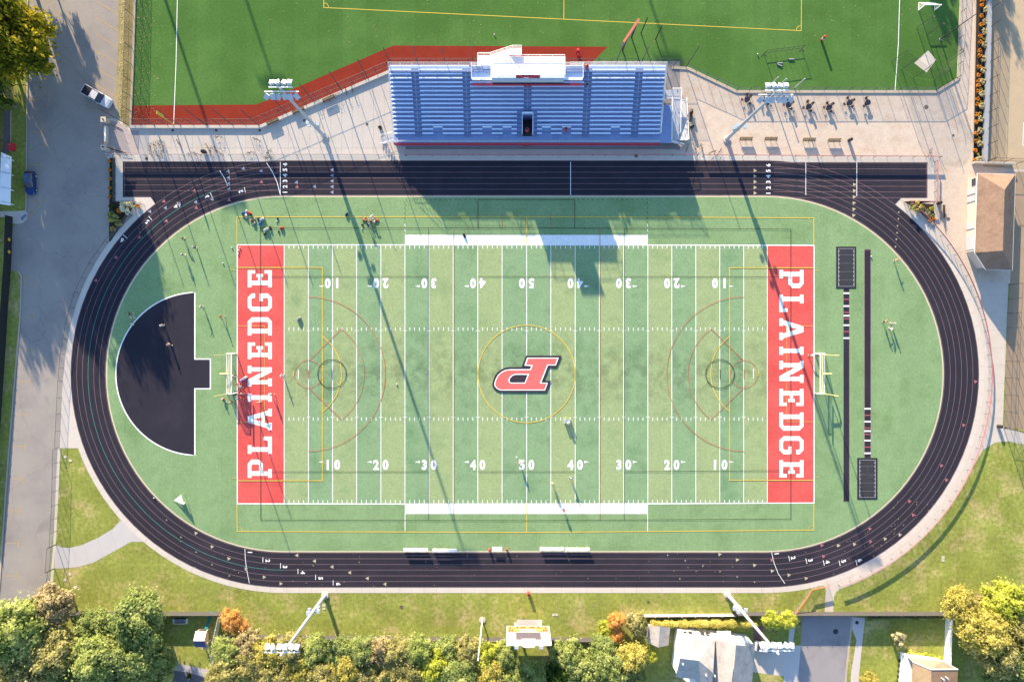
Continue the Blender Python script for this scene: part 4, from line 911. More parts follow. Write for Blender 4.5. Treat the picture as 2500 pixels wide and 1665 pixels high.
# big trees along the parking road (their crowns lean over it)
mp = tree('big', 'autumn', 124, 158, 106, 'huge maple turning yellow beside the parking road, its crown over the bay lines', ground=True, zscale=1.35, name='maple_tree')
mp.rotation_euler = (0, 0, 0); dx = 54 / S; mp.location.x -= dx      # it leans out over the bays from the verge
for k in [o for o in bpy.data.objects if o.parent == mp]:
    if k.name.startswith('crown'): zc_ = k.location.z; k.location.x += dx
for k in [o for o in bpy.data.objects if o.parent == mp and o.name.startswith('trunk')]: k.rotation_euler = (0, math.atan2(dx, zc_), 0)
tree('big_b', 'dark', 84, -24, 66, 'large dark green tree beyond the yellowing maple at the corner of the parking road', ground=True, zscale=1.8, name='maple_tree')
tree('big_b', 'dark', 40, 262, 62, 'dark green tree shading the school canopy beside the yellowing maple', ground=True, zscale=2.0, name='maple_tree')
tree('tall', 'dark', 92, -150, 42, 'slim dark tree standing beyond the top of the parking bays', ground=True, name='roadside_tree')
tree('tall', 'dark', 20, -210, 60, 'slim dark tree behind the slim roadside tree', ground=True, name='roadside_tree')
for i, (x, y, r) in enumerate(((-66, 110, 84), (-130, 380, 84), (-165, 560, 84), (-190, 740, 80), (-215, 920, 80))): tree('big_b', 'dark', x, y, r, f'{ORD[i]} tall dark tree of the school yard row, counted from the maples', 'school yard trees', 'school_yard_tree', ground=True)
for i, (x, y) in enumerate(((2190, -330), (2335, -300), (2260, -470))): tree('wispy', 'tan', x, y, 46, f'{ORD[i]} half bare tree beyond the small goal', 'bare trees beyond the practice turf', 'bare_tree', ground=True, zscale=1.5)
tree('big', 'autumn', 56, 84, 84, 'second yellowing maple close behind the huge one', ground=True, zscale=1.6, name='maple_tree')
for x, y, z_, lb in ((-44, -70, 1.7, 'tall dark tree behind the school roof corner'), (-95, 215, 1.5, 'tall dark tree over the school roof')): tree('big_b', 'dark', x, y, 92, lb, 'school yard trees', 'school_yard_tree', ground=True, zscale=z_)
# south-west clump
GRP = 'trees of the clump at the foot of the parking road'
for i, (k, l, x, y, r, lb) in enumerate((
    ('tree_c', 'bright', 40, 1535, 82, 'pale green tree at the foot of the parking road with a feathery outline'),
    ('tree', 'tan', 128, 1478, 58, 'tan and pinkish turning tree where the parking road ends'),
    ('tree', 'olive', 62, 1620, 80, 'olive tree below the pale feathery tree'),
    ('tree_b', 'bright', 20, 1650, 70, 'bright green tree at the very corner below the olive tree'),
    ('tree_c', 'olive', 135, 1590, 66, 'olive brown tree below the tan turning tree'),
    ('tree', 'green', 150, 1655, 60, 'mid green tree below the olive brown tree'),
    ('tree_b', 'green', 340, 1508, 76, 'full green tree overhanging the black fence by the shaded garden'),
    ('tree', 'green', 225, 1525, 46, 'small green tree behind the black fence near the parking road'),
    ('tree_c', 'bright', 240, 1600, 66, 'bright green tree between the full green tree and the olive brown one'),
    ('tree', 'green', 320, 1600, 62, 'green tree below the full green tree'),
    ('tree_b', 'bright', 290, 1660, 62, 'bright tree below the others of its clump beside the garden drive'),
    ('tree', 'green', 392, 1610, 42, 'small green tree shading the sunlit garden lawn'),
    ('tree_b', 'bright', 375, 1662, 50, 'bright green tree at the garden drive'))):
    tree(k, l, x, y, r, lb, GRP, 'broadleaf_tree')
# tree belt behind the long black fence
GRP = 'trees of the belt behind the long black fence'
belt = [(556, 1592, 42, 'bright', 'tree'), (545, 1650, 48, 'olive', 'tree_c'), (606, 1572, 38, 'tan', 'wispy'), (612, 1622, 46, 'olive', 'tree_b'), (655, 1592, 44, 'gold', 'tree'), (668, 1650, 48, 'olive', 'tree'), (715, 1578, 40, 'olive', 'tree_c'),
        (735, 1628, 46, 'gold', 'tree_b'), (770, 1590, 42, 'bright', 'tree'), (790, 1650, 44, 'olive', 'tree_c'), (830, 1592, 44, 'green', 'tree_b'), (846, 1640, 48, 'gold', 'tree'), (880, 1585, 40, 'green', 'tree_c'), (925, 1592, 40, 'tan', 'wispy'),
        (908, 1648, 42, 'olive', 'tree'), (975, 1590, 42, 'olive', 'tree'), (1000, 1648, 50, 'olive', 'tree_b'), (1025, 1585, 40, 'bright', 'tree_c'), (1060, 1620, 46, 'lime', 'tree'), (1092, 1590, 40, 'green', 'tree_b'), (1120, 1645, 50, 'green', 'tree_c'),
        (1145, 1588, 42, 'olive', 'tree'), (1190, 1600, 44, 'lime', 'tree_b'), (1200, 1650, 46, 'gold', 'tree'), (1232, 1595, 34, 'bright', 'tree_c'), (1250, 1655, 40, 'bright', 'tree'), (1300, 1655, 52, 'green', 'tree_b'), (1385, 1600, 46, 'bright', 'tree'),
        (1360, 1650, 42, 'dark', 'tree_c'), (1422, 1640, 52, 'bright', 'tree_b'), (1490, 1625, 52, 'green', 'tree'), (1470, 1580, 34, 'green', 'tree_c'), (1540, 1610, 44, 'gold', 'tree'), (1520, 1660, 44, 'green', 'tree_b'), (1585, 1600, 20, 'lime', 'tree'), (1550, 1655, 36, 'green', 'tree')]
seen = {}
CN = {'bright': 'bright green', 'olive': 'olive', 'tan': 'bare looking tan', 'gold': 'golden', 'green': 'mid green', 'lime': 'lime yellow', 'dark': 'dark green'}
for x, y, r, l, k in belt:
    near = y < 1610
    zone = 'before the leaning floodlight' if x < 800 else 'between floodlight and flagpole' if x < 1175 else 'around the scoreboard back' if x < 1340 else 'between scoreboard and shed'
    key = (l, near, zone); n = seen[key] = seen.get(key, 0) + 1
    lb = f"{ORD[n - 1]} {CN[l]} tree {'along the fence edge' if near else 'deeper in the belt'} {zone}"
    tree(k, l, x, y, r, lb, GRP, 'belt_tree')
# trees east of the white driveway fence
GRP = 'yellow green trees beyond the white driveway fence'
for x, y, r, l, k, lb in ((2345, 1478, 46, 'gold', 'tree', 'golden tree overhanging the end of the black fence'), (2400, 1540, 62, 'gold', 'tree_c', 'golden tree beside the white driveway fence'), (2455, 1475, 62, 'lime', 'tree_b', 'lime yellow tree on the lawn at the corner of the wood'),
                          (2492, 1545, 58, 'olive', 'tree', 'olive tree behind the golden and lime trees'), (2430, 1600, 56, 'olive', 'tree_c', 'olive tree below the golden tree by the driveway fence'), (2486, 1620, 60, 'green', 'tree_b', 'green tree in the corner beside the brick house'), (2440, 1660, 44, 'green', 'tree', 'green tree below the olive one beside the brick house'), (2395, 1480, 30, 'tan', 'wispy', 'half bare tan tree among the golden trees')):
    tree(k, l, x, y, r, lb, GRP, 'yellowing_tree')
# coloured shrubs by the fence and hedges
def shrub(kind, leaf, x, y, r, lb, group=None, name='shrub', zs=1.0): return tree(kind, leaf, x, y, r, lb, group, name, 'shrub', zscale=zs)
shrub('tree', 'orange', 562, 1512, 30, 'large orange shrub at the step of the black fence', zs=.8); shrub('tree_b', 'orange', 588, 1530, 24, 'smaller orange shrub beside the large one at the fence step', zs=.8)
shrub('tree', 'orange', 1506, 1516, 24, 'orange topped shrub at the end of the black fence by the hedge', zs=.9); shrub('tree_b', 'lime', 1477, 1534, 22, 'lime green shrub beside the orange topped one', zs=.8); shrub('tree_c', 'orange', 1508, 1550, 20, 'low orange shrub below the orange topped one', zs=.8)
shrub('tree', 'olive', 1552, 1522, 30, 'olive bush at the corner of the pink white fence'); shrub('tree_b', 'gold', 1560, 1565, 18, 'golden bush beside the small shed')
shrub('tree', 'lime', 1884, 1514, 26, 'bright yellow green conifer below the orange red fence', name='conifer_shrub'); shrub('tree_c', 'lime', 1925, 1512, 24, 'bright yellow green conifer nearest the street', name='conifer_shrub'); shrub('shrub', 'lime', 1850, 1520, 10, 'small round yellow green bush beside the conifers')
shrub('shrub', 'grassy', 2192, 1558, 20, 'round pale ornamental grass on the brick house lawn', name='ornamental_grass', zs=1.1)
shrub('tree', 'gold', 2122, 1664, 26, 'round golden shrub beside the street pavement near the brick house', zs=.7)
for i in range(5): shrub('shrub', 'lime', 2222 + 17 * i, 1595 + 3.2 * i, 11, f'{ORD[i]} yellow hedge bush along the brick house, counted from the planting strip', 'hedge bushes along the brick house')
for i in range(7): shrub('shrub', 'dark', 2196 - i * .8, 1612 + 13 * i, 5, f'{ORD[i]} small dark shrub in the strip beside the brick house, from the lawn', 'small shrubs beside the brick house')
def hedge(name, pts, wd, h, leaf, label, n):
    r = random.Random(len(label)); P = [Vector(U(*p)) for p in pts]; v = []; f = []
    tot = sum((b - a).length for a, b in zip(P, P[1:]))
    for a, b in zip(P, P[1:]):
        d = (b - a).normalized(); s = Vector((-d.y, d.x, 0))
        for i in range(int(n * (b - a).length / tot)):
            u = r.random() * (b - a).length; wob = 1 + .25 * math.sin(u * 2.3) + .15 * math.sin(u * 5.1)
            t = r.uniform(0, PI); p = a + d * u + s * math.cos(t) * wd / 2 * wob * r.uniform(.75, 1.05) + Vector((0, 0, .2 + (h - .2) * math.sin(t) * r.uniform(.75, 1.05) * (.85 + .15 * wob)))
            nn = (s * math.cos(t) + Vector((0, 0, math.sin(t))) + Vector((r.uniform(-.7, .7), r.uniform(-.7, .7), r.uniform(-.4, .7)))).normalized()
            x = nn.cross(Vector((r.uniform(-1, 1), r.uniform(-1, 1), .1))).normalized(); y = nn.cross(x); z = r.uniform(.1, .2); o = len(v)
            v += [p + x * z - P[0], p + y * z * .6 - P[0], p - x * z - P[0], p - y * z * .6 - P[0]]; f.append((o, o + 1, o + 2, o + 3))
    me = bpy.data.meshes.new(name); me.from_pydata(v, [], f); me.materials.append(LM[leaf]); o = bpy.data.objects.new(name, me); COL.objects.link(o); o.location = P[0]
    o['label'] = label; o['category'] = 'hedge'; return o
hedge('hedge', [(1585, 1518), (1700, 1516), (1840, 1516)], 1.5, 2.0, 'gold', 'long clipped yellow green hedge behind the pink white fence', 9000)
hedge('hedge', [(2115, 1506), (2300, 1504)], .8, .9, 'green', 'low shaded green hedge inside the black fence on the brick house lawn', 2500)
# mums and grasses in the planting beds
mum = shrub('shrub', 'mum', 2395, 5, 6.2, 'x', 'orange mums in the kerbed bed', 'mum_plant', zs=.9)
gra = shrub('shrub', 'grassy', 2402, 27, 9, 'x', 'pale grass tufts in the kerbed bed', 'grass_tuft', zs=.8)
mumy = shrub('shrub', 'lime', 2390, 380, 4, 'x', 'small yellow mums in the kerbed bed', 'mum_plant', zs=.8)
index_kids()
my = [4, 16, 42, 63, 90, 104, 126, 139, 165, 185, 199, 211, 224, 243, 256, 281, 300, 328, 346, 369, 393]
bedx = lambda y: 2401 - 19 * y / 395.0
for i, y in enumerate(my):
    c = U(bedx(y) - 5, y); lb = f'orange mum, {ORD[i]} from the practice goal end of the kerbed bed'
    o = mum if i == 0 else dup(mum, (c.x, c.y, 0), R.uniform(0, 6), lb); o.location = (c.x, c.y, 0); o['label'] = lb
for i, y in enumerate((27, 56, 79, 112, 146, 174, 202, 232, 261, 292, 321, 353, 391)):
    c = U(bedx(y) + 5, y); lb = f'pale grass tuft, {ORD[i]} from the practice goal end of the kerbed bed'
    o = gra if i == 0 else dup(gra, (c.x, c.y, 0), R.uniform(0, 6), lb); o.location = (c.x, c.y, 0); o['label'] = lb
for i, y in enumerate((72, 97, 219, 250, 277, 338, 378)):
    c = U(bedx(y) + 4, y); lb = f'small yellow mum, {ORD[i]} from the practice goal end of the kerbed bed'
    o = mumy if i == 0 else dup(mumy, (c.x, c.y, 0), R.uniform(0, 6), lb); o.location = (c.x, c.y, 0); o['label'] = lb
for i in range(9):
    y = 394 + 11 * i; c = U(270 + (i % 2) * 4, y); o = dup(mum, (c.x, c.y, 0), R.uniform(0, 6), f'shaded {"orange mum" if i % 2 == 0 else "green bush"}, {ORD[i // 2]} of its kind from the brick gateway', scale=.85)
    o['group'] = 'bushes between parking road and sprint lanes'
    if i % 2:
        o.name = 'low_bush'
        for k in bpy.data.objects:
            if k.parent == o and k.name.startswith('crown'): setmat(k, LM['dark'])
shrub('shrub', 'white', 310, 508, 19, 'big round bush of white flowers at the corner of the track and parking road', name='flowering_bush', zs=1.0)
for x, y, r, l, lb in ((275, 530, 16, 'bright', 'spiky green shrub beside the white flowering bush on the road side'), (290, 545, 10, 'gold', 'small yellow mum below the white flowering bush'), (336, 504, 7, 'mum', 'orange mum against the white flowering bush'), (292, 515, 8, 'mum', 'orange mum on the road side of the white flowering bush'), (272, 505, 8, 'dark', 'dark bush above the spiky green shrub'), (275, 560, 8, 'gold', 'yellow green mum at the tip of the planting bed')): shrub('shrub', l, x, y, r, lb)
for x, y, r, l, lb in ((2237, 503, 16, 'gold', 'large yellow flowering plant in the bed by the sprint lane end'), (2275, 511, 7, 'lime', 'round yellow mum in the bed by the sprint lane end'), (2263, 518, 9, 'grassy', 'pale grey plant in the middle of the bed by the sprint lanes'), (2272, 526, 7, 'gold', 'golden mum below the round yellow mum'), (2270, 537, 6, 'mum', 'rust mum below the golden mum'), (2279, 534, 6, 'mum', 'orange mum at the plaza edge of the sunny bed'), (2277, 546, 5, 'white', 'white mum at the foot of the sunny bed'), (2252, 510, 8, 'olive', 'olive grass clump behind the yellow flowering plant')): shrub('shrub', l, x, y, r, lb)

# fallen leaves drifted along the verge, the practice turf edge, the parking road and the lawns
m = MB(); r = random.Random(3)
def leafat(px, py, z, sz):
    c = U(px, py); a = r.uniform(0, PI); x, y = math.cos(a) * sz, math.sin(a) * sz; t = r.uniform(-.02, .02)
    m.add([(c.x + x, c.y + y, z + .02 + t), (c.x - y * .6, c.y + x * .6, z + .03), (c.x - x, c.y - y, z + .02 - t), (c.x + y * .6, c.y - x * .6, z + .03)], [(0, 1, 2, 3)])
for i in range(600): y = r.uniform(-40, 300); leafat(330 - y * .035 + abs(r.gauss(0, 34)), y, .02, r.uniform(.04, .09))
for i in range(900): y = r.uniform(-40, 300); leafat(296 - y * .03 + abs(r.gauss(0, 9)), y, .02, r.uniform(.08, .16))
for i in range(500): leafat(r.uniform(75, 290), r.uniform(-30, 520), .02, r.uniform(.06, .12))
for i in range(500): leafat(r.uniform(140, 2400), r.uniform(1455, 1492) if r.random() < .7 else r.uniform(1320, 1490), .02, r.uniform(.06, .12))
for i in range(250): leafat(r.uniform(2040, 2500), r.uniform(1180, 1480), .02, r.uniform(.06, .12))
for i in range(160): leafat(r.uniform(650, 2300), r.uniform(-20, 110), .03, r.uniform(.06, .1))
m.build('fallen_leaves', mat('fallen leaves', A(228, 210, 150), var=.25, scale=3, fine=9, finevar=.4), kind='stuff')
# ------------------------------------------------------------------ people
def skin(name, verts, edges, radii, root=0, sub=1):
    me = bpy.data.meshes.new(name); me.from_pydata(verts, edges, [])
    o = bpy.data.objects.new(name, me); COL.objects.link(o)
    sk = o.modifiers.new('s', 'SKIN'); sk.use_smooth_shade = True
    for i, r in enumerate(radii): me.skin_vertices[0].data[i].radius = (r, r) if not isinstance(r, tuple) else r
    me.skin_vertices[0].data[root].use_root = True
    if sub: ss = o.modifiers.new('u', 'SUBSURF'); ss.levels = sub; ss.render_levels = sub
    bpy.context.view_layer.update(); dg = bpy.context.evaluated_depsgraph_get()
    out = bpy.data.meshes.new_from_object(o.evaluated_get(dg))
    bpy.data.objects.remove(o); out.name = name; return out
def V(*a): return Vector(a)
def pose(kind):
    J = dict(pel=V(0, 0, .95), spi=V(0, .01, 1.14), che=V(0, 0, 1.34), nec=V(0, 0, 1.49), hea=V(0, -.02, 1.60), top=V(0, -.01, 1.73))
    for s, k in ((1, 'r'), (-1, 'l')):
        J['sho' + k] = V(.18 * s, 0, 1.42); J['elb' + k] = V(.25 * s, .03, 1.14); J['wri' + k] = V(.25 * s, -.06, .90); J['han' + k] = V(.25 * s, -.09, .82)
        J['hip' + k] = V(.09 * s, 0, .9); J['kne' + k] = V(.11 * s, -.02, .50); J['ank' + k] = V(.12 * s, .02, .09); J['toe' + k] = V(.13 * s, -.17, .04)
    def put(**d):
        for n, v in d.items(): J[n] = V(*v)
    if kind == 'walk': put(kner=(.1, -.2, .52), ankr=(.1, -.25, .1), toer=(.1, -.43, .06), knel=(-.1, .1, .5), ankl=(-.1, .38, .16), toel=(-.1, .25, .04), elbr=(.24, .14, 1.16), wrir=(.23, .12, .93), hanr=(.22, .10, .85), elbl=(-.24, -.1, 1.15), wril=(-.2, -.3, 1.06), hanl=(-.19, -.37, 1.05))
    if kind == 'arms': put(elbr=(.44, -.06, 1.40), wrir=(.66, -.16, 1.44), hanr=(.73, -.2, 1.46), elbl=(-.40, -.12, 1.30), wril=(-.5, -.34, 1.38), hanl=(-.52, -.41, 1.4), kner=(.16, -.05, .5), ankr=(.2, 0, .09), toer=(.22, -.19, .04))
    if kind == 'bend':
        put(spi=(0, -.12, 1.08), che=(0, -.30, 1.18), nec=(0, -.44, 1.2), hea=(0, -.54, 1.2), top=(0, -.66, 1.18))
        for s, k in ((1, 'r'), (-1, 'l')): put(**{'sho' + k: (.18 * s, -.36, 1.15), 'elb' + k: (.22 * s, -.40, .88), 'wri' + k: (.18 * s, -.46, .66), 'han' + k: (.17 * s, -.48, .58), 'kne' + k: (.13 * s, -.1, .5), 'ank' + k: (.14 * s, .04, .09), 'toe' + k: (.15 * s, -.15, .04)})
    if kind == 'sit':
        put(pel=(0, 0, .13), spi=(0, .03, .33), che=(0, .0, .52), nec=(0, -.03, .67), hea=(0, -.06, .78), top=(0, -.06, .91))
        for s, k in ((1, 'r'), (-1, 'l')): put(**{'sho' + k: (.18 * s, 0, .6), 'elb' + k: (.27 * s, -.08, .36), 'wri' + k: (.22 * s, -.28, .3), 'han' + k: (.2 * s, -.36, .29), 'hip' + k: (.1 * s, -.05, .12), 'kne' + k: (.22 * s, -.42, .28), 'ank' + k: (.2 * s, -.72, .09), 'toe' + k: (.22 * s, -.86, .2)})
    if kind == 'lie':
        put(pel=(0, 0, .13), spi=(0, .2, .14), che=(0, .39, .15), nec=(0, .55, .15), hea=(0, .66, .15), top=(0, .79, .15))
        for s, k in ((1, 'r'), (-1, 'l')): put(**{'sho' + k: (.18 * s, .47, .14), 'elb' + k: (.42 * s, .42, .08), 'wri' + k: (.6 * s, .3, .07), 'han' + k: (.66 * s, .25, .06), 'hip' + k: (.09 * s, -.06, .12), 'kne' + k: (.2 * s, -.46, .18 if s > 0 else .1), 'ank' + k: (.26 * s, -.88, .08), 'toe' + k: (.3 * s, -.98, .2)})
    return J
def clothes(J, parts, radii):
    names = list(radii); idx = {n: i for i, n in enumerate(names)}
    return [tuple(J[n]) for n in names], [(idx[a], idx[b]) for a, b in parts], [radii[n] for n in names]
BODYR = dict(pel=.13, spi=.115, che=.135, nec=.055, hea=.095, top=.07)
for k in 'rl': BODYR.update({'sho' + k: .062, 'elb' + k: .042, 'wri' + k: .029, 'han' + k: .036, 'hip' + k: .088, 'kne' + k: .056, 'ank' + k: .038, 'toe' + k: .038})
BE = [('pel', 'spi'), ('spi', 'che'), ('che', 'nec'), ('nec', 'hea'), ('hea', 'top')]
for k in 'rl': BE += [('che', 'sho' + k), ('sho' + k, 'elb' + k), ('elb' + k, 'wri' + k), ('wri' + k, 'han' + k), ('pel', 'hip' + k), ('hip' + k, 'kne' + k), ('kne' + k, 'ank' + k), ('ank' + k, 'toe' + k)]
POSES = {}
def posed(kind):
    if kind in POSES: return POSES[kind]
    J = pose(kind)
    body = skin('body', *clothes(J, BE, BODYR))
    x = MB()
    up = (J['top'] - J['hea']).normalized(); f = V(0, -1, 0) if abs(up.y) < .8 else (V(0, 0, -1) if up.y < 0 else V(0, 0, 1))
    sd = up.cross(f).normalized(); c = J['hea'] + up * .02
    x.ell(c + f * .1, (.013, .018, .016), 6, 4)
    for s in (-1, 1): x.ell(c + sd * s * .094, (.012, .02, .03), 6, 4)
    x.ell(c + f * .088 - up * .045, (.026, .012, .008), 6, 4)
    for k, s in (('r', 1), ('l', -1)):
        d = (J['han' + k] - J['wri' + k]).normalized(); w_ = d.cross(V(0, 1, .3)).normalized(); dn = d.cross(w_).normalized()
        for q, ln in ((-.027, .062), (-.009, .078), (.009, .082), (.027, .07)):
            b = J['han' + k] + d * .02 + w_ * q; x.tube([b, b + d * ln * .55 + dn * .006, b + d * ln + dn * .022], .009, 5, .007)
        b = J['han' + k] - d * .012 + w_ * .032 * s; x.tube([b, b + (d * .5 + w_ * .8 * s).normalized() * .035, b + (d * .8 + w_ * .6 * s).normalized() * .06], .0105, 5, .008)
    bm = bmesh.new(); bm.from_mesh(body)
    t = bpy.data.meshes.new('t'); t.from_pydata(x.v, [], x.f); bm.from_mesh(t); bm.to_mesh(body); bm.free(); bpy.data.meshes.remove(t)
    sh = dict(pel=.142, spi=.135, che=.152, nec=.07)
    for k in 'rl': sh.update({'sho' + k: .078, 'elb' + k: .062})
    e = [('pel', 'spi'), ('spi', 'che'), ('che', 'nec')] + [y for k in 'rl' for y in (('che', 'sho' + k), ('sho' + k, 'elb' + k))]
    J2 = dict(J)
    for k in 'rl': J2['elb' + k] = J['sho' + k].lerp(J['elb' + k], .8)
    J2['nec'] = J['che'].lerp(J['nec'], .6)
    shirt = skin('shirt', *clothes(J2, e, sh))
    tr = dict(spi=.12, pel=.147)
    for k in 'rl': tr.update({'hip' + k: .105, 'kne' + k: .078})
    J3 = dict(J); J3['spi'] = J['pel'].lerp(J['spi'], .4)
    for k in 'rl': J3['kne' + k] = J['hip' + k].lerp(J['kne' + k], .92)
    shorts = skin('shorts', *clothes(J3, [('spi', 'pel')] + [y for k in 'rl' for y in (('pel', 'hip' + k), ('hip' + k, 'kne' + k))], tr))
    hm = MB(); hm.ell(J['hea'] + up * .055 - f * .012, (.107, .107, .105), 10, 6); hair = bpy.data.meshes.new('hair'); hair.from_pydata(hm.v, [], hm.f)
    shoes = []
    for k in 'rl':
        q = MB(); d = (J['toe' + k] - J['ank' + k]); q.tube([J['ank' + k] - d * .1 - up * 0, J['ank' + k].lerp(J['toe' + k], .5), J['toe' + k] + d * .12], .05, 7, .042)
        sm = bpy.data.meshes.new('shoe'); sm.from_pydata(q.v, [], q.f); shoes.append(sm)
    eyes = []
    for s in (-1, 1):
        q = MB(); q.ell(c + f * .091 + sd * s * .034 + up * .012, (.012, .012, .009), 6, 4); em = bpy.data.meshes.new('eye'); em.from_pydata(q.v, [], q.f); eyes.append(em)
    for m_ in [body, shirt, shorts, hair] + shoes + eyes:
        m_.materials.clear(); m_.materials.append(M_white)
        m_.polygons.foreach_set('use_smooth', [True] * len(m_.polygons))
    POSES[kind] = (body, shirt, shorts, hair, shoes, eyes); return POSES[kind]
CL = {}
def cloth(r, g, b):
    n = f'cloth {r} {g} {b}'
    return paint(n, r, g, b, rough=.9, var=.06, scale=6, fine=20, spec=.1)
SKIN = [mat('skin light', A(225, 180, 150), var=.03, rough=.6), mat('skin tan', A(190, 140, 105), var=.03, rough=.6), mat('skin dark', A(120, 82, 62), var=.03, rough=.6)]
HAIR = [mat('dark hair', (.03, .022, .018), var=.1), mat('brown hair', (.12, .07, .04), var=.1), mat('white cap', (.75, .75, .75), var=.05), mat('fair hair', (.4, .28, .14), var=.1), mat('black cap', (.02, .02, .025), var=.05)]
C_ = dict(white=(245, 242, 240), grey=(170, 172, 178), navy=(52, 62, 110), black=(38, 38, 42), orange=(240, 110, 70), red=(215, 60, 60), pink=(240, 205, 215), blue=(80, 120, 200), tan=(214, 178, 130), sky=(110, 190, 225), khaki=(190, 170, 130), green=(60, 100, 70))
def person(px, py, face, kind, top, bot, hair, sk, label, z=0.05, sc=1.0, group='people on the athletic ground'):
    c = U(px, py); t = thing('person', label, 'person', (c.x, c.y, z), rad(face), group, sc)
    b, s, p, h, sh, ey = posed(kind)
    for n, me, m_ in (('body', b, SKIN[sk]), ('shirt', s, cloth(*C_[top])), ('shorts', p, cloth(*C_[bot])), ('hair', h, HAIR[hair]), ('shoe', sh[0], M_wht), ('shoe', sh[1], M_wht), ('eye', ey[0], M_dark), ('eye', ey[1], M_dark)):
        o = bpy.data.objects.new(n, me); COL.objects.link(o); o.parent = t; setmat(o, m_)
    return t
for a in ((450, 583, 60, 'bend', 'black', 'khaki', 0, 0, 'person in a black top bending forward near the track bend'), (480, 606, 100, 'stand', 'grey', 'black', 2, 1, 'person in grey with a white cap near the track bend'),
          (452.5, 624, 200, 'stand', 'navy', 'white', 2, 0, 'person in a navy top and white cap, tallest shadow near the track bend'), (325, 767, 90, 'arms', 'black', 'black', 3, 0, 'person in black reaching out in the tree shade by the D-shaped apron'),
          (328, 776, 140, 'stand', 'white', 'blue', 3, 0, 'person in a white top in the tree shade by the D-shaped apron'), (326, 791, 80, 'bend', 'white', 'navy', 2, 1, 'person in white bending over the edge of the D-shaped apron'),
          (402, 795, 240, 'stand', 'white', 'white', 2, 1, 'person all in white standing on the black D-shaped apron'), (418, 841, 220, 'walk', 'pink', 'white', 3, 0, 'person in pale pink striding across the black D-shaped apron'),
          (498, 750, 260, 'arms', 'grey', 'grey', 2, 1, 'person in light grey between the apron and the red end zone'), (545, 774, 280, 'walk', 'orange', 'black', 1, 0, 'person in orange red walking beside the red end zone'),
          (572, 919, 120, 'bend', 'white', 'black', 0, 1, 'person in white and black bending inside the soccer goal mouth'), (583, 937, 160, 'stand', 'red', 'red', 1, 0, 'player in red beside the purple tackling dummy'),
          (593, 947, 200, 'bend', 'white', 'black', 2, 0, 'player in a white top leaning in the end zone huddle'), (582, 953, 20, 'stand', 'sky', 'black', 0, 1, 'player in sky blue in the end zone huddle'),
          (580, 962, 40, 'stand', 'navy', 'navy', 0, 2, 'player in dark navy behind the sky blue player'), (586, 972, 10, 'stand', 'blue', 'white', 2, 0, 'player in blue with a white cap at the lower side of the huddle'),
          (593, 971, 340, 'arms', 'orange', 'black', 1, 1, 'player in orange at the lower side of the huddle'), (596, 960, 320, 'stand', 'pink', 'red', 3, 0, 'player in pale pink on the goal line side of the huddle'),
          (546, 973, 30, 'sit', 'pink', 'red', 2, 0, 'person in pale pink sitting below the goalpost upright'), (571, 980, 300, 'bend', 'tan', 'black', 0, 1, 'person in tan crouching just behind the end line'),
          (637, 981, 180, 'arms', 'tan', 'khaki', 3, 0, 'person in tan with arms spread between the end zone letters'), (667, 962, 250, 'walk', 'white', 'red', 1, 0, 'person in white and red by the end zone letter I'),
          (692, 917, 90, 'arms', 'white', 'white', 2, 0, 'person in white throwing at the goal line'), (1387, 1036, 180, 'bend', 'white', 'black', 2, 1, 'person in white crouching before the small lacrosse goal'),
          (1268, 1127, 160, 'walk', 'red', 'white', 2, 0, 'person in red and white carrying a stick across the fifty number'), (1392, 1163, 0, 'arms', 'blue', 'navy', 2, 0, 'person in bright blue below the forty number'),
          (1348, 1177, 0, 'stand', 'tan', 'khaki', 3, 0, 'slim person in tan between the fifty and forty numbers'), (1374, 1239, 30, 'bend', 'red', 'blue', 0, 1, 'person in dark red bending on the white sideline box'),
          (2181, 637, 80, 'arms', 'tan', 'white', 1, 1, 'person in tan and white near the bend by the jump runways'), (2154, 785, 60, 'arms', 'tan', 'black', 0, 2, 'person in tan beyond the jump runway beside the white clad pair'),
          (2174, 790, 150, 'stand', 'white', 'grey', 2, 0, 'larger person in white of the pair beyond the jump runway'), (2171, 801, 330, 'bend', 'white', 'grey', 3, 0, 'smaller person in white of the pair beyond the jump runway'),
          (1973, 868, 100, 'bend', 'white', 'black', 2, 1, 'person in white bending on the end line by the goal'), (1992, 867, 250, 'stand', 'grey', 'black', 2, 0, 'person in pale grey standing in the corner of the soccer goal'),
          (893, 539, 60, 'lie', 'orange', 'black', 0, 0, 'person in orange lying stretched out on the sideline turf'), (905, 542, 200, 'sit', 'navy', 'white', 0, 1, 'person in navy sitting among the stretching group'),
          (908, 535, 150, 'bend', 'white', 'white', 2, 0, 'person in white bending over the stretching group'), (916, 541, 300, 'lie', 'red', 'white', 1, 1, 'person in red lying at the far side of the stretching group'),
          (902, 556, 190, 'bend', 'navy', 'blue', 0, 2, 'person in navy leaning forward below the stretching group')): person(*a)
cst = U(1432.6, 210, 6.6); pz = thing('person', 'person in black climbing the grandstand aisle steps', 'person', (cst.x, cst.y, seatz(11) - .42), rad(180), 'people on the athletic ground')
for n, me, m_ in zip(('body', 'shirt', 'shorts', 'hair', 'shoe', 'shoe', 'eye', 'eye'), [*posed('walk')[:4], *posed('walk')[4], *posed('walk')[5]], (SKIN[1], cloth(*C_['black']), cloth(*C_['grey']), HAIR[0], M_wht, M_wht, M_dark, M_dark)):
    o = bpy.data.objects.new(n, me); COL.objects.link(o); o.parent = pz; setmat(o, m_)
st_ = thing('lacrosse_stick', 'black stick with white head held by the person on the fifty number', 'stick', U(1266, 1124))
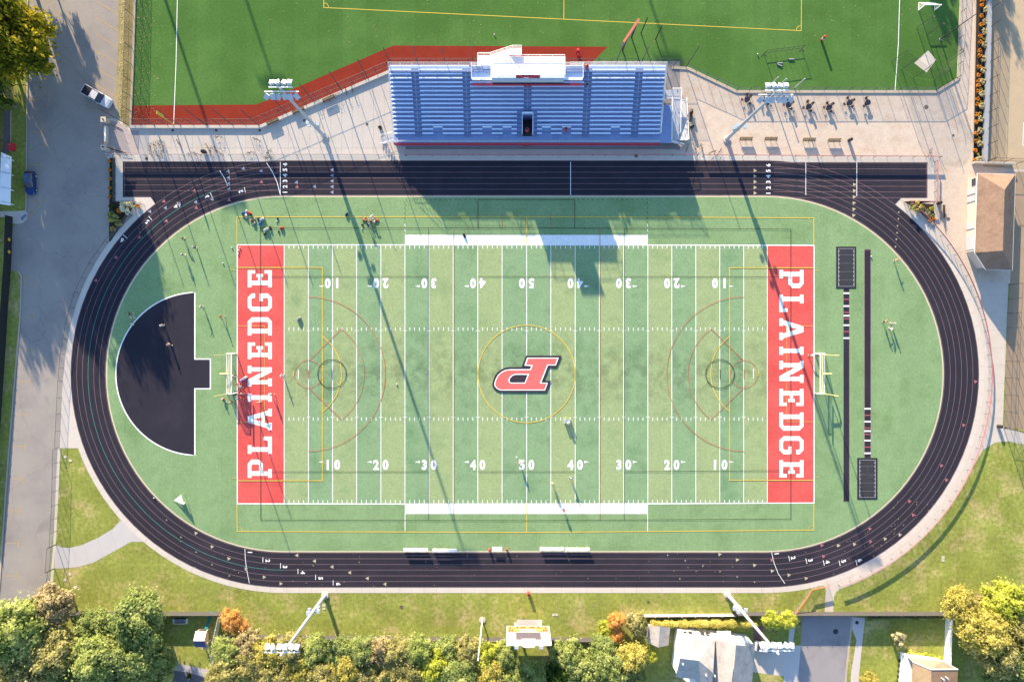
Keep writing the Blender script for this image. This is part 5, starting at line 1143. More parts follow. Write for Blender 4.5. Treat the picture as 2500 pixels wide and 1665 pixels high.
MB().tube([(.1, -.1, .9), (-.32, .75, 1.3)], .02, 5).build('shaft', M_dark, st_); MB().ell((-.36, .85, 1.34), (.13, .16, .05), 8, 5).build('stick_head', M_wht, st_)

# ------------------------------------------------------------------ kit on the turf
def kitbag(px, py, rz, col, label, sc=1.0):
    c = U(px, py); t = thing('kit_bag', label, 'bag', (c.x, c.y, .05), rad(rz), 'kit bags left on the turf', sc * .82); m_ = cloth(*C_[col])
    MB().add([], []); q = MB()
    n = 10; st = ((-.38, .12), (-.34, .19), (0, .21), (.34, .19), (.38, .12)); vs = [(x, r * math.cos(2 * PI * k / n), .19 + r * .92 * math.sin(2 * PI * k / n)) for x, r in st for k in range(n)]
    q.add(vs, [(i * n + k, i * n + (k + 1) % n, (i + 1) * n + (k + 1) % n, (i + 1) * n + k) for i in range(4) for k in range(n)] + [tuple(range(n)), tuple(range(4 * n, 5 * n))])
    q.build('bag_body', m_, t, smooth=True)
    for y in (-.07, .07): MB().tube([(-.16, y * 1.6, .36), (-.12, y, .46), (.12, y, .46), (.16, y * 1.6, .36)], .018, 5).build('handle', M_dark, t)
    MB().box((0, 0, .405), (.5, .03, .02)).build('zip', M_dark, t)
for a in ((595, 520.5, 20, 'blue', 'greyish blue kit bag nearest the corner arc', 1.25), (602.5, 518, 80, 'white', 'white kit bag beside the blue one near the corner arc', 1.1), (612, 522, 140, 'red', 'red kit bag of the cluster near the corner arc', 1.3), (602.5, 529, 100, 'white', 'white kit bag lying across the yellow line', 1.3),
          (615, 540, 60, 'red', 'small dark red kit bag below the yellow line', .9), (623, 536, 110, 'grey', 'grey kit bag between the small red and the navy bags', .9), (632, 535.5, 10, 'navy', 'navy kit bag just below the yellow line', 1.0), (641, 536, 30, 'white', 'white and largest kit bag just below the yellow line', 1.4),
          (621.5, 547, 40, 'grey', 'grey kit bag below the small dark red one', 1.1), (636, 546.5, 60, 'blue', 'bright blue kit bag beside the black field line corner', 1.3), (651.5, 561, 30, 'white', 'white kit bag just inside the black field line corner', 1.5), (661, 558, 100, 'black', 'black kit bag on the black field line', 1.2),
          (647, 572, 20, 'black', 'black kit bag inside the black field lines', .9), (688.5, 557.5, 10, 'red', 'bright red kit bag farthest along the black field line', 1.2), (678.5, 535, 70, 'black', 'small black kit bag alone under the yellow line', .7), (681, 566, 70, 'black', 'small black kit bag below the bright red one', .7),
          (847, 524, 60, 'navy', 'navy and white kit bag beside the tower shadow on the yellow line', 1.2), (1134, 576, 120, 'black', 'black kit bag on the white sideline box', 1.3), (731, 779, 50, 'grey', 'pale grey kit bag on the five yard turf band', 1.5), (885, 549, 0, 'black', 'small black kit bag by the stretching group', .7)): kitbag(*a)
def ball(px, py, label, col=(245, 242, 238), r=.13):
    c = U(px, py); o = MB().ell((0, 0, 0), (r, r, r), 10, 7).build('ball', paint(f'ball {col}', *col), loc=(0, 0, 0), smooth=True); o.location = (c.x, c.y, .05 + r); o['label'] = label; o['category'] = 'ball'; o['group'] = 'balls lying on the turf'
for a in ((567, 605, 'white ball outside the corner of the red end zone'), (586.5, 606, 'white ball highest of three in the red end zone corner'), (583, 612, 'white ball in the middle of three in the red end zone corner'), (582, 620, 'white ball lowest of three in the red end zone corner'), (676, 541, 'white ball by the small lone black bag'), (884, 559, 'white ball below the stretching group'),
          (969, 938, 'white ball on the turf near the thirty yard line'), (1207, 86, 'white ball on the practice turf behind the grandstand'), (1849, 134, 'white ball beside the batting frame on the practice turf'), (2126, 627, 'white ball at the head of the long jump runway'), (377, 1215, 'white ball on the running track bend'), (545, 643, 'white bottle like ball near the corner of the red end zone')): ball(*a)
def dummy(px, py, h, r, bands, label, rz=0, lie=False):
    c = U(px, py); t = thing('tackling_dummy', label, 'tackling dummy', (c.x, c.y, .05), rad(rz), 'tackling dummies')
    n = len(bands); T = (lambda x, y, z: (z, y, x + r)) if lie else (lambda x, y, z: (x, y, z))
    for i, m_ in enumerate(bands):
        a, b = h * i / n, h * (i + 1) / n; q = MB().lathe((0, 0, 0), [(r * (.8 if i == 0 else 1), a), (r, a + .06), (r, b - .06), (r * (.75 if i == n - 1 else 1), b)], 14); q.v = [Vector(T(*v)) for v in q.v]; q.build('pad', m_, t, smooth=False)
    q = MB().tube([T(.0, r * .98, h * .6), T(0, r * 1.25, h * .66), T(0, r * 1.25, h * .72), T(0, r * .98, h * .78)], .02, 5); q.build('grip', M_dark, t)
P_red = paint('vinyl red', 225, 70, 72, rough=.4); P_wht = paint('vinyl white', 240, 232, 235, rough=.4); P_pur = paint('vinyl lilac', 200, 180, 225, rough=.4)
dummy(2005, 99, 1.7, .24, (P_red, P_wht, P_red), 'red and white tackling dummy standing alone on the practice turf')
dummy(1410, 130, 1.4, .3, (P_red,), 'upper red tackling dummy on the red warning strip behind the press box'); dummy(1412, 139, 1.2, .3, (P_red,), 'lower red tackling dummy on the red warning strip behind the press box')
dummy(588, 930, 1.5, .24, (P_pur, P_wht), 'lilac and white tackling dummy lying in the red end zone', 33, True)
# rebounder, lacrosse goal, hitting frame, throwing cage, small goal, sign posts
t = thing('rebound_net', 'white triangular rebound sheet on a frame near the track bend', 'rebound net', U(442, 1218))
a_, b_, c_ = U(425, 1221) + V(0, 0, .1), U(451, 1203) + V(0, 0, 1.35), U(458, 1228) + V(0, 0, 1.35); f_ = U(440, 1228)
MB().add([a_, b_, c_, a_ + V(0, 0, -.03), b_ + V(0, 0, -.03), c_ + V(0, 0, -.03)], [(0, 2, 1), (3, 4, 5), (0, 1, 4, 3), (1, 2, 5, 4), (2, 0, 3, 5)]).build('sheet', mat('white sheet', (.82, .82, .82), var=.03), t, world=True)
MB().add([c_, f_ + V(0, 0, .05), U(452, 1226) + V(0, 0, .05), ], [(0, 1, 2)]).build('side_sheet', MATS['white sheet'], t, world=True)
MB().tube([U(451, 1203), b_, c_, U(458, 1228)], .03, 6).build('frame', M_galv, t, world=True)
t = thing('lacrosse_goal', 'small square lacrosse goal with yellow frame and white net on the field', 'goal', U(1384, 1027))
MB().tube([(-.6, .45, 0), (-.6, .45, 1.2), (.6, .45, 1.2), (.6, .45, 0)], .05, 6).build('frame', M_goaly, t); MB().tube([(-.6, .45, .04), (-.5, -.5, .04), (.5, -.5, .04), (.6, .45, .04)], .04, 6).build('base_frame', M_goaly, t)
MB().add([(-.6, .42, 1.18), (.6, .42, 1.18), (.5, -.3, 1.0), (-.5, -.3, 1.0), (-.5, -.5, .04), (.5, -.5, .04), (-.6, .42, 0), (.6, .42, 0)], [(0, 1, 2, 3), (3, 2, 5, 4), (0, 3, 4, 6), (1, 7, 5, 2)]).build('net', mat('dense white net', (.85, .83, .8), var=0, alpha=.75), t)
t = thing('batting_frame', 'thin black batting frame with upright bars on the practice turf', 'batting frame', U(1911, 128))
p0, p1 = U(1865, 133), U(1957, 121)
for p in (p0, p1): MB().tube([p, p + V(0, 0, 1.75)], .05, 6).build('end_post', M_dark, t, world=True); MB().tube([p + V(-.5, -.4, 0.03), p, p + V(.5, -.4, .03)], .04, 5).build('foot', M_dark, t, world=True)
for z in (.55, 1.7): MB().tube([p0 + V(0, 0, z), p1 + V(0, 0, z)], .04, 5).build('rail', M_dark, t, world=True)
for k in range(1, 7): q = p0.lerp(p1, k / 7); MB().tube([q + V(0, 0, .05), q + V(0, 0, 1.7)], .02, 5).build('bar', M_dark, t, world=True)
for x0_, y0_, x1_, y1_, lb in ((1925, 146, 1938, 146, 'silver tube lying alone under the batting frame'), (1897, 155, 1910, 155, 'upper silver tube of the pair under the batting frame'), (1897, 158, 1909, 163, 'slanting silver tube of the pair under the batting frame')):
    a, b = U(x0_, y0_), U(x1_, y1_); t = thing('metal_tube', lb, 'tube', a, group='loose tubes on the practice turf'); d = (b - a)
    MB().tube([V(0, 0, .13), d + V(0, 0, .13)], .1, 8).build('tube_body', M_galv, t); MB().lathe((0, 0, .05), [(.12, 0), (.12, .12)], 8).build('end_cap', M_dark, t)
cage = thing('throwing_cage', 'dark posts and sagging net of the throwing cage round the white square pad', 'throwing cage', U(2245, 150))
cp = [(2177, 151), (2201.6, 170), (2229.5, 190.6), (2278.6, 198), (2311, 153), (2284, 116), (2262, 86.5), (2238, 69.6)]
for x, y in cp:
    p = U(x, y); d = (U(2248, 148) - p).normalized() * .5
    MB().tube([p, p + V(0, 0, 4.6), p + V(0, 0, 5.2) + d * .3, p + V(0, 0, 5.5) + d], .06, 6, .045).build('post', M_post, cage, world=True)
q = MB(); P = [U(*c) for c in cp]; up = [p + V(0, 0, 5.0) for p in P]; md = [p.lerp(U(2248, 148), .12) + V(0, 0, 2.4) for p in P]; lo = [p.lerp(U(2248, 148), .05) + V(0, 0, .1) for p in P]
n = len(P); q.add(up + md + lo, [(i + r * n, i + 1 + r * n, n + i + 1 + r * n, n + i + r * n) for i in range(n - 1) for r in (0, 1)]); q.build('net', mat('dark cage net', (.04, .06, .04), var=0, alpha=.2), cage, world=True)
t = thing('netting_pole', 'very tall dark pole beside the throwing cage leaning over the orange shrubs', 'pole', U(2295, 97)); MB().tube([(0, 0, 0), (0, 0, 10)], .11, 8, .07).build('pole_shaft', M_post, t); MB().lathe((0, 0, 0), [(.25, 0), (.25, .1)], 8).build('base', M_galv, t)
t = thing('small_goal', 'white framed goal at the edge of the practice turf by the throwing cage', 'soccer goal', U(2262, 26))
MB().tube([(-1.5, 0, 0), (-1.5, 0, 2.1), (1.5, 0, 2.1), (1.5, 0, 0)], .09, 7).build('frame', M_wht, t); MB().tube([(-1.5, 0, 0.05), (-1.5, 1.4, .05), (1.5, 1.4, .05), (1.5, 0, .05)], .06, 6).build('base_frame', M_wht, t)
MB().add([(-1.5, 0, 2.1), (1.5, 0, 2.1), (1.5, 1.4, .05), (-1.5, 1.4, .05), (-1.5, 0, 0), (1.5, 0, 0)], [(0, 1, 2, 3), (0, 3, 4), (1, 5, 2)]).build('net', M_net, t)
t = thing('sign_board', 'salmon topped sign board on two black posts on the practice turf', 'sign board', U(1530, 108))
for x, y in ((1519.7, 123.4), (1541.6, 92)): p = U(x, y); MB().beam(p, p + V(0, 0, 4.4), .22, .22).build('post', M_dark, t, world=True)
a, b = U(1510, 137), U(1546, 83.5); q = MB().beam(a + V(0, 0, 4.6), b + V(0, 0, 4.6), .22, 2.6); q.build('panel', mat('sign grey', A(170, 165, 165), var=.05), t, world=True)
MB().beam(a + V(0, 0, 5.95), b + V(0, 0, 5.95), .4, .12).build('top_trim', paint('salmon', 250, 140, 115), t, world=True)
for x, y, h, m_, lb in ((1565, 82, 6.1, M_dark, 'tall black steel post nearest the salmon sign board'), (1600.6, 97, 5.5, M_dark, 'black steel post farther from the salmon sign board'), (1877.5, 211, 4.3, M_galv, 'silver post at the turf edge first behind the pavers floodlight lamps'), (1903, 209, 3.2, M_galv, 'silver post at the turf edge in the middle behind the floodlight lamps'), (1939, 216, 4.6, M_galv, 'silver post at the turf edge last behind the floodlight lamps')):
    t = thing('steel_post', lb, 'post', U(x, y), group='posts on the practice turf'); MB().tube([(0, 0, 0), (0, 0, h)], .11, 8, .09).build('shaft', m_, t); MB().lathe((0, 0, h), [(.13, 0), (.13, .08)], 8).build('cap', m_, t)
t = thing('foul_pole', 'yellow foul pole with a flag panel at the corner of the practice turf', 'foul pole', U(424, 304)); yl = paint('foul yellow', 250, 225, 100)
MB().tube([(0, 0, 0), (0, 0, 6.2)], .09, 7).build('pole_shaft', yl, t); MB().box((.0, .3, 4.9), (.06, .55, 2.4)).build('panel', yl, t)

# ------------------------------------------------------------------ furniture
M_wood = mat('weathered brown slats', A(165, 140, 110), var=.12, scale=4, fine=14); M_bw = mat('bench frame', A(95, 82, 70), var=.05)
def park_bench(px, py, rz, label, m_=None):
    c = U(px, py); t = thing('park_bench', label, 'bench', (c.x, c.y, .02), rad(rz), 'slatted benches on the plazas'); L = 2.35
    for nm, ys, z0, tilt in (('seat', (-.18, -.06, .06, .18), .45, 0), ('backrest', (0, .1, .2, .3), .55, 1)):
        q = MB()
        for y in ys: q.box((0, y, z0) if not tilt else (0, .25 + y * .25, z0 + y * 1.1), (L, .09, .035) if not tilt else (L, .035, .085))
        q.build(nm, m_ or M_wood, t)
    for x in (-L / 2 + .1, 0, L / 2 - .1):
        MB().tube([(x, -.22, 0), (x, -.2, .44), (x, .22, .44), (x, .36, .95)], .028, 5).build('frame', M_bw, t); MB().tube([(x, .22, .44), (x, .28, 0)], .028, 5).build('leg', M_bw, t)
    for x in (-L / 2, L / 2): MB().tube([(x, -.2, .44), (x, -.2, .66), (x, .3, .68)], .025, 5).build('armrest', M_bw, t)
for i, (x, y) in enumerate(((1819, 343), (1880, 343), (1973, 345), (2034, 346.5))): park_bench(x, y, 0, f'brown slatted bench on the tan pavers, {ORD[i]} from the floodlight tower')
for i, (x, y) in enumerate(((669, 301), (731, 274), (805, 245))): park_bench(x, y, 24, f'slatted bench against the netting fence, {ORD[i]} from the brick gateway')
park_bench(1686, 285, 82, 'narrow dark bench beside the grandstand ramp', mat('dark slats', A(95, 80, 70), var=.1)); park_bench(2301, 518, 90, 'dark bench on the pavers beside the sunny shrub bed', mat('dark slats', A(95, 80, 70), var=.1))
def team_bench(px, py, label):
    c = U(px, py); t = thing('team_bench', label, 'bench', (c.x, c.y, .05), 0, 'white team benches by the track'); L = 4.55
    MB().box((0, -.2, .45), (L, .3, .05)).build('seat', M_wht, t); MB().box((0, .12, .85), (L, .05, .26)).build('backrest', M_wht, t); MB().box((0, -.52, .16), (L, .24, .04)).build('footboard', M_alulite, t)
    for x in (-L / 2 + .4, 0, L / 2 - .4): MB().tube([(x, -.5, 0), (x, -.25, .44), (x, .05, .44), (x, .12, .98)], .03, 5).build('leg', M_galv, t); MB().tube([(x, .0, .44), (x, .25, 0)], .03, 5).build('leg', M_galv, t)
for x, y, lb in ((1016, 1337, 'white team bench nearest the parking road on the scoreboard side of the field'), (1086.5, 1338, 'white team bench touched by the floodlight shadow'), (1347 + 0, 1334.5, 'white team bench just past the white table'), (1409, 1335.5, 'white team bench farthest from the parking road')): team_bench(x, y, lb)
t = thing('folding_table', 'white folding table between two red barrels beside the track', 'table', U(1214, 1337)); MB().box((0, 0, .72), (1.85, .78, .05)).build('tabletop', M_wht, t)
for x in (-.75, .75): MB().tube([(x, -.3, 0), (x, -.28, .7), (x, .28, .7), (x, .3, 0)], .02, 5).build('leg', M_galv, t)
P_bar = paint('barrel red', 235, 85, 75, rough=.4); P_mar = mat('barrel maroon', (.42, .05, .08), var=.05, rough=.4)
def bin_(px, py, label, m_, r=.28, h=.9, z=0.02, name='trash_barrel', cat='trash bin'):
    c = U(px, py, z) if z > 1 else U(px, py); t = thing(name, label, cat, (c.x, c.y, z), group='trash barrels and bins')
    MB().lathe((0, 0, 0), [(r * .85, 0), (r, h * .3), (r, h * .9), (r * .95, h)], 14).build('barrel_body', m_, t, smooth=False)
    q = MB(); n = 14; R1, R2 = r * .98, r * .5; vs = [(R1 * math.cos(2 * PI * k / n), R1 * math.sin(2 * PI * k / n), h) for k in range(n)] + [(R2 * math.cos(2 * PI * k / n), R2 * math.sin(2 * PI * k / n), h + .1) for k in range(n)]
    q.add(vs, [(k, (k + 1) % n, n + (k + 1) % n, n + k) for k in range(n)]); q.build('lid', m_, t); MB().lathe((0, 0, h + .02), [(R2 * .98, 0), (R2 * .98, .01)], 12).build('opening', M_dark, t)
bin_(1290, 1446, 'bright red barrel on the lawn edge below the track', P_bar, .33, 1.0); bin_(1195, 1340, 'small red barrel on the parking road side of the white table', P_bar, .22, .75); bin_(1237, 1339, 'small red barrel on the plaza side of the white table', P_bar, .22, .75)
bin_(1286.5, 320, 'maroon barrel at the mouth of the grandstand tunnel', P_mar, .36, .9, FZ); bin_(1381.5, 319, 'maroon barrel in a wheelchair bay of the grandstand', P_mar, .34, .9, FZ); bin_(1432, 166, 'orange red barrel on the top grandstand row beside the press box', P_bar, .33, .8, seatz(15) - .42)
M_bin = mat('charcoal bin', A(70, 68, 70), var=.08, rough=.5)
bin_(929, 314, 'charcoal bin on the concrete plaza by the grandstand stairs', M_bin, .32, .95); bin_(1686, 278, 'charcoal bin beside the dark bench at the ramp', M_bin, .3, .95); bin_(1688, 312, 'charcoal bin at the foot of the grandstand ramp', M_bin, .34, 1.0); bin_(2072, 344, 'charcoal bin alone on the pavers past the park benches', M_bin, .32, 1.05); bin_(2289, 497, 'black bin at the corner of the sprint lane fence', M_bin, .32, 1.0); bin_(2436, 1040, 'charcoal bin where the walkway meets the lawn', M_bin, .33, 1.0); bin_(501, 373, 'black round bin among the bicycles on the pale fence', M_bin, .42, 1.1)
# cafe tables and chairs
M_tab = mat('navy table metal', A(58, 60, 78), var=.06, rough=.4); M_mesh2 = mat('chair mesh metal', A(120, 100, 100), var=.1)
def cafe_chair():
    t = thing('cafe_chair', 'x', 'chair', (0, 0, .02), group='metal chairs round the cafe tables')
    MB().box((0, 0, .45), (.46, .44, .03)).build('seat', M_mesh2, t); MB().box((0, .23, .72), (.46, .03, .46)).build('backrest', M_mesh2, t)
    for x, y in ((-.2, -.19), (.2, -.19), (-.2, .2), (.2, .2)): MB().tube([(x, y, .45), (x * 1.1, y * 1.1, 0)], .018, 5).build('leg', M_dark, t)
    for x in (-.24, .24): MB().tube([(x, -.18, .45), (x, -.16, .66), (x, .22, .68)], .016, 5).build('armrest', M_dark, t)
    return t
chair0 = cafe_chair(); tabs = [(1821, 246, 4), (1866, 246, 4), (1922, 259, 4), (1970.5, 264, 4), (2020, 266, 4), (2070, 254, 4), (2114, 254, 2)]
def cafe_table():
    t = thing('cafe_table', 'x', 'table', (0, 0, .02), group='round tables on the pavers')
    MB().lathe((0, 0, .72), [(.52, 0), (.54, .02), (.54, .04), (.5, .05)], 20).build('tabletop', M_tab, t); MB().tube([(0, 0, 0), (0, 0, .72)], .05, 8).build('stem', M_dark, t); MB().lathe((0, 0, 0), [(.3, 0), (.28, .04), (.06, .06)], 14).build('base', M_dark, t); return t
table0 = cafe_table(); index_kids()
first = True
for i, (x, y, n) in enumerate(tabs):
    c = U(x, y); lb = f'round navy cafe table, {ORD[i]} from the grandstand along the practice turf edge'
    o = table0 if i == 0 else dup(table0, (c.x, c.y, .02)); o.location = (c.x, c.y, .02); o['label'] = lb
    for k, (a, w_) in enumerate(((95, 'practice turf'), (35, 'restroom'), (185, 'grandstand'), (300, 'track'))[:4] if n == 4 else ((95, 'practice turf'), (230, 'grandstand'))):
        a += R.uniform(-12, 12); r = .85 + R.uniform(-.05, .12); p = (c.x + r * math.cos(rad(a)), c.y + r * math.sin(rad(a)), .02); rz = rad(a - 90 + R.uniform(-20, 20))
        ch = chair0 if first else dup(chair0, p, rz); ch.location = p; ch.rotation_euler = (0, 0, rz); first = False
        ch['label'] = f'metal chair on the {w_} side of the {ORD[i]} cafe table from the grandstand'
# bicycles
M_tyre = mat('tyre rubber', (.025, .025, .028), var=.05); BP = [paint('bike ' + n, *c, rough=.3) for n, c in (('black', (50, 50, 55)), ('red', (170, 60, 60)), ('white', (235, 230, 235)), ('yellow', (215, 195, 140)), ('blue', (90, 110, 160)), ('grey', (150, 150, 155)))]
def bicycle():
    t = thing('bicycle', 'x', 'bicycle', (0, 0, .02), group='bicycles left on the plazas')
    for x in (-.52, .52):
        w_ = MB().tube([(x + .33 * math.cos(2 * PI * k / 18), 0, .34 + .33 * math.sin(2 * PI * k / 18)) for k in range(18)], .022, 5, closed=True).build('wheel', M_tyre, t)
        q = MB()
        for k in range(6): q.tube([(x, 0, .34), (x + .32 * math.cos(k * PI / 3), 0, .34 + .32 * math.sin(k * PI / 3))], .006, 4)
        q.build('spokes', M_galv, w_)
    q = MB()
    for p in ([(-.52, 0, .34), (-.1, 0, .3), (.38, 0, .78), (-.2, 0, .78), (-.52, 0, .34)], [(-.1, 0, .3), (-.22, 0, .92)], [(.52, 0, .34), (.36, 0, 1.0)]): q.tube(p, .022, 5)
    q.build('frame', BP[0], t); MB().tube([(.3, -.29, 1.02), (.36, -.1, 1.02), (.36, .1, 1.02), (.3, .29, 1.02)], .016, 5).build('handlebar', M_dark, t); MB().ell((-.24, 0, .95), (.14, .07, .035), 8, 5).build('saddle', M_dark, t); MB().box((-.1, 0, .3), (.16, .2, .03)).build('pedal', M_dark, t); return t
bike0 = bicycle(); index_kids(); bcol = 'black red white yellow blue grey'.split(); cnt = {}
BK = [(371, 358, 60, 0, 'group before the gateway benches'), (383, 355, 75, 3, 'group before the gateway benches'), (393, 353, 80, 0, 'group before the gateway benches'), (402, 356, 95, 5, 'group before the gateway benches'), (439, 351, 120, 0, 'open middle of the concrete plaza'), (371, 376, 110, 3, 'pale fence by the brick gateway'), (385, 376, 120, 3, 'pale fence by the brick gateway'), (398, 377, 80, 0, 'pale fence by the brick gateway'),
      (468, 377, 20, 2, 'fence opening'), (484, 378, 170, 1, 'fence opening'), (509, 361, 120, 3, 'pile beside the black round bin'), (517, 369, 80, 0, 'pile beside the black round bin'), (529, 368, 110, 5, 'pile beside the black round bin'), (541, 376, 140, 1, 'pile beside the black round bin'), (534, 336, 5, 5, 'middle of the plaza under the netting fence'), (628, 342, 160, 4, 'plaza spot under the second bench'), (613, 375, 10, 0, 'fence below the floodlight tower'), (657, 374, 50, 0, 'fence below the floodlight tower'), (656, 387, 5, 1, 'track side of the pale fence'),
      (776, 248, 40, 5, 'netting fence by the benches'), (824, 234, 30, 1, 'netting fence by the benches'), (846, 224, 100, 0, 'netting fence by the benches'), (861, 219, 100, 5, 'netting fence by the benches'),
      (1677, 362, 70, 2, 'foot of the grandstand ramp'), (1703, 360, 40, 2, 'pavers next to the ramp'), (1712, 362, 100, 5, 'pavers next to the ramp'), (1738, 373, 20, 0, 'red capped fence below the floodlight'), (1755, 372, 60, 1, 'red capped fence below the floodlight'), (2268, 373, 70, 5, 'corner of the sprint lane fence')]
for i, (x, y, a, ci, wh) in enumerate(BK):
    c = U(x, y); o = bike0 if i == 0 else dup(bike0, (c.x, c.y, .02), rad(a)); o.location = (c.x, c.y, .02); o.rotation_euler = (0, 0, rad(a))
    n = cnt[(wh, ci)] = cnt.get((wh, ci), 0) + 1; many = sum(1 for b in BK if b[4] == wh and b[3] == ci) > 1
    o['label'] = f'{bcol[ci]} bicycle at the {wh}' + (f', {ORD[n - 1]} of that colour' if many else '')
index_kids()
for i, b in enumerate(BK):
    o = [q for q in bpy.data.objects if q.name == ('bicycle' if i == 0 else f'bicycle.{i:03d}')][0]
    for k in ALLKIDS[o.name]:
        if k.name.startswith('frame'): setmat(k, BP[b[3]])

# ------------------------------------------------------------------ vehicles
def hull(stations):            # (x, half width, z low, z shoulder, z high, top half width)
    m = MB(); n = 8; vs = []
    for x, w_, z0, zs, z1, wt in stations: vs += [(x, -w_ * .9, z0), (x, -w_, z0 + .12), (x, -w_, zs), (x, -wt, z1), (x, wt, z1), (x, w_, zs), (x, w_, z0 + .12), (x, w_ * .9, z0)]
    k = len(stations); m.add(vs, [(i * n + j, i * n + (j + 1) % n, (i + 1) * n + (j + 1) % n, (i + 1) * n + j) for i in range(k - 1) for j in range(n)] + [tuple(range(n)), tuple(range((k - 1) * n, k * n))]); return m
def wheels(t, xs, w_, r):
    for x in xs:
        for s in (-1, 1):
            q = MB(); n = 16; y0, y1 = s * (w_ - .2), s * w_
            q.add([(x + r * math.cos(2 * PI * k / n), y, r + r * math.sin(2 * PI * k / n)) for y in (y0, y1) for k in range(n)], [(k, (k + 1) % n, n + (k + 1) % n, n + k) for k in range(n)] + [tuple(range(n)), tuple(range(n, 2 * n))])
            wl_ = q.build('wheel', M_tyre, t); q = MB(); q.add([(x + r * .62 * math.cos(2 * PI * k / n), s * (w_ + .012), r + r * .62 * math.sin(2 * PI * k / n)) for k in range(n)], [tuple(range(n))]); q.build('rim', M_galv, wl_)
pw = paint('pickup white', 236, 238, 246, rough=.25, spec=.5); c = U(243, 240); t = thing('pickup_truck', 'white pickup truck with a dark load bed parked across the bay lines', 'pickup truck', (c.x, c.y, .01), rad(-30))
hull([(-2.95, .93, .5, .95, 1.02, .9), (-2.85, .98, .45, 1.0, 1.06, .95), (-.75, 1.0, .45, 1.02, 1.08, .96), (1.1, 1.0, .45, 1.0, 1.1, .92), (2.3, .98, .45, .95, 1.06, .84), (2.75, .92, .48, .85, .98, .76), (2.98, .78, .5, .7, .86, .62)]).build('body', pw, t)
MB().box((-1.85, 0, 1.075), (1.95, 1.62, .03)).build('load_bed', mat('black bed liner', (.018, .02, .028), var=.05), t)
hull([(-.8, .9, 1.0, 1.1, 1.15, .88), (-.62, .9, 1.0, 1.45, 1.82, .74), (.55, .9, 1.0, 1.45, 1.84, .74), (1.35, .88, 1.0, 1.08, 1.12, .82)]).build('cabin', M_glass, t)
MB().box((-.03, 0, 1.85), (1.3, 1.5, .07)).build('roof', pw, t)
for s in (-1, 1):
    MB().box((2.72, s * .68, .86), (.3, .34, .16)).build('headlight', M_lamp, t); MB().box((.95, s * 1.08, 1.18), (.16, .24, .18)).build('mirror', pw, t); MB().box((-2.94, s * .82, .82), (.06, .2, .3)).build('tail_light', P_red, t)
    for x in (-1.88,): MB().box((x, s * .92, 1.1), (2.1, .14, .08)).build('bed_rail', pw, t)
MB().box((-2.92, 0, 1.08), (.1, 1.7, .08)).build('tailgate', pw, t); wheels(t, (-1.9, 1.85), 1.0, .4)
cb = mat('car blue', (.004, .026, .13), rough=.3, var=.02, spec=.35); c = U(80, 449); t = thing('blue_car', 'dark blue hatchback parked against the kerb by the yellow hatching', 'car', (c.x, c.y, .01), rad(-88))
hull([(-2.15, .78, .4, .75, .9, .7), (-2.0, .86, .3, .85, 1.0, .78), (-1.0, .9, .25, .92, .98, .82), (.8, .9, .25, .9, .98, .8), (1.55, .88, .28, .8, .92, .72), (2.05, .74, .32, .62, .74, .56), (2.18, .6, .36, .5, .6, .45)]).build('body', cb, t)
hull([(-2.02, .74, .85, .95, 1.0, .7), (-1.55, .76, .9, 1.2, 1.46, .6), (.15, .78, .9, 1.2, 1.5, .6), (1.05, .76, .9, .94, .98, .68)]).build('cabin', M_glass, t)
MB().box((-.7, 0, 1.5), (1.75, 1.2, .05)).build('roof', mat('car roof', (.02, .05, .14), rough=.25, var=0, spec=.6), t)
for s in (-1, 1): MB().box((1.9, s * .58, .68), (.3, .22, .1)).build('headlight', M_lamp, t); MB().box((.75, s * .98, 1.0), (.14, .2, .13)).build('mirror', cb, t); MB().box((-2.08, s * .62, .85), (.08, .22, .16)).build('tail_light', P_red, t)
wheels(t, (-1.3, 1.35), .9, .32)

# ------------------------------------------------------------------ scoreboard, flagpole
sb = thing('scoreboard', 'big white and orange scoreboard with a dark screen on the lawn before the trees', 'scoreboard', U(1288, 1519))
bx0, bx1 = U(1237.4, 1518).x * 1.0, U(1338.6, 1518).x; yb = U(1288, 1519.5).y
bx0, bx1 = (1237 - 1250) / S / 1.016, (1340.5 - 1250) / S / 1.016; cx = (bx0 + bx1) / 2; W_ = bx1 - bx0
P_sbo = paint('scoreboard orange', 250, 165, 105); P_dig = paint('unlit digit red', 175, 70, 50); P_scr = mat('dark screen', A(112, 105, 122), rough=.4, var=.04)
for x in (bx0 + 1.7, bx1 - 1.55): MB().box((x, yb - .3, 4.4), (.4, .4, 8.8)).build('leg', M_wht, sb, world=True)
MB().box((cx, yb, 5.5), (W_, .4, 7.1)).build('cabinet', M_wht, sb, world=True)
MB().box((cx, yb + .215, 3.35), (W_ - .35, .03, 2.5)).build('score_panel', P_sbo, sb, world=True)
MB().box((cx, yb + .215, 6.3), (W_ * .575, .03, 3.1)).build('video_screen', P_scr, sb, world=True); MB().box((cx, yb + .235, 7.75), (W_ * .32, .03, .7)).build('sponsor_strip', mat('sponsor strip', A(200, 190, 195), var=.05), sb, world=True)
fx = lambda f: bx0 + W_ * f
for f, z in ((.25, 2.45), (.35, 2.45), (.41, 2.45), (.57, 2.45), (.63, 2.45), (.74, 2.45), (.07, 3.85), (.135, 3.85), (.865, 3.85), (.925, 3.85), (.365, 4.05), (.44, 4.05), (.54, 4.05), (.62, 4.05), (.08, 2.9), (.91, 2.9)):
    MB().box((fx(f), yb + .24, z), (W_ * .042, .03, .55)).build('digit_display', P_dig, sb, world=True)
for f, wd, z in ((.22, .13, 2.95), (.38, .13, 2.95), (.6, .13, 2.95), (.78, .13, 2.95), (.13, .2, 4.4), (.87, .2, 4.4)): MB().box((fx(f), yb + .24, z), (W_ * wd, .02, .12)).build('caption_bar', P_dig, sb, world=True)
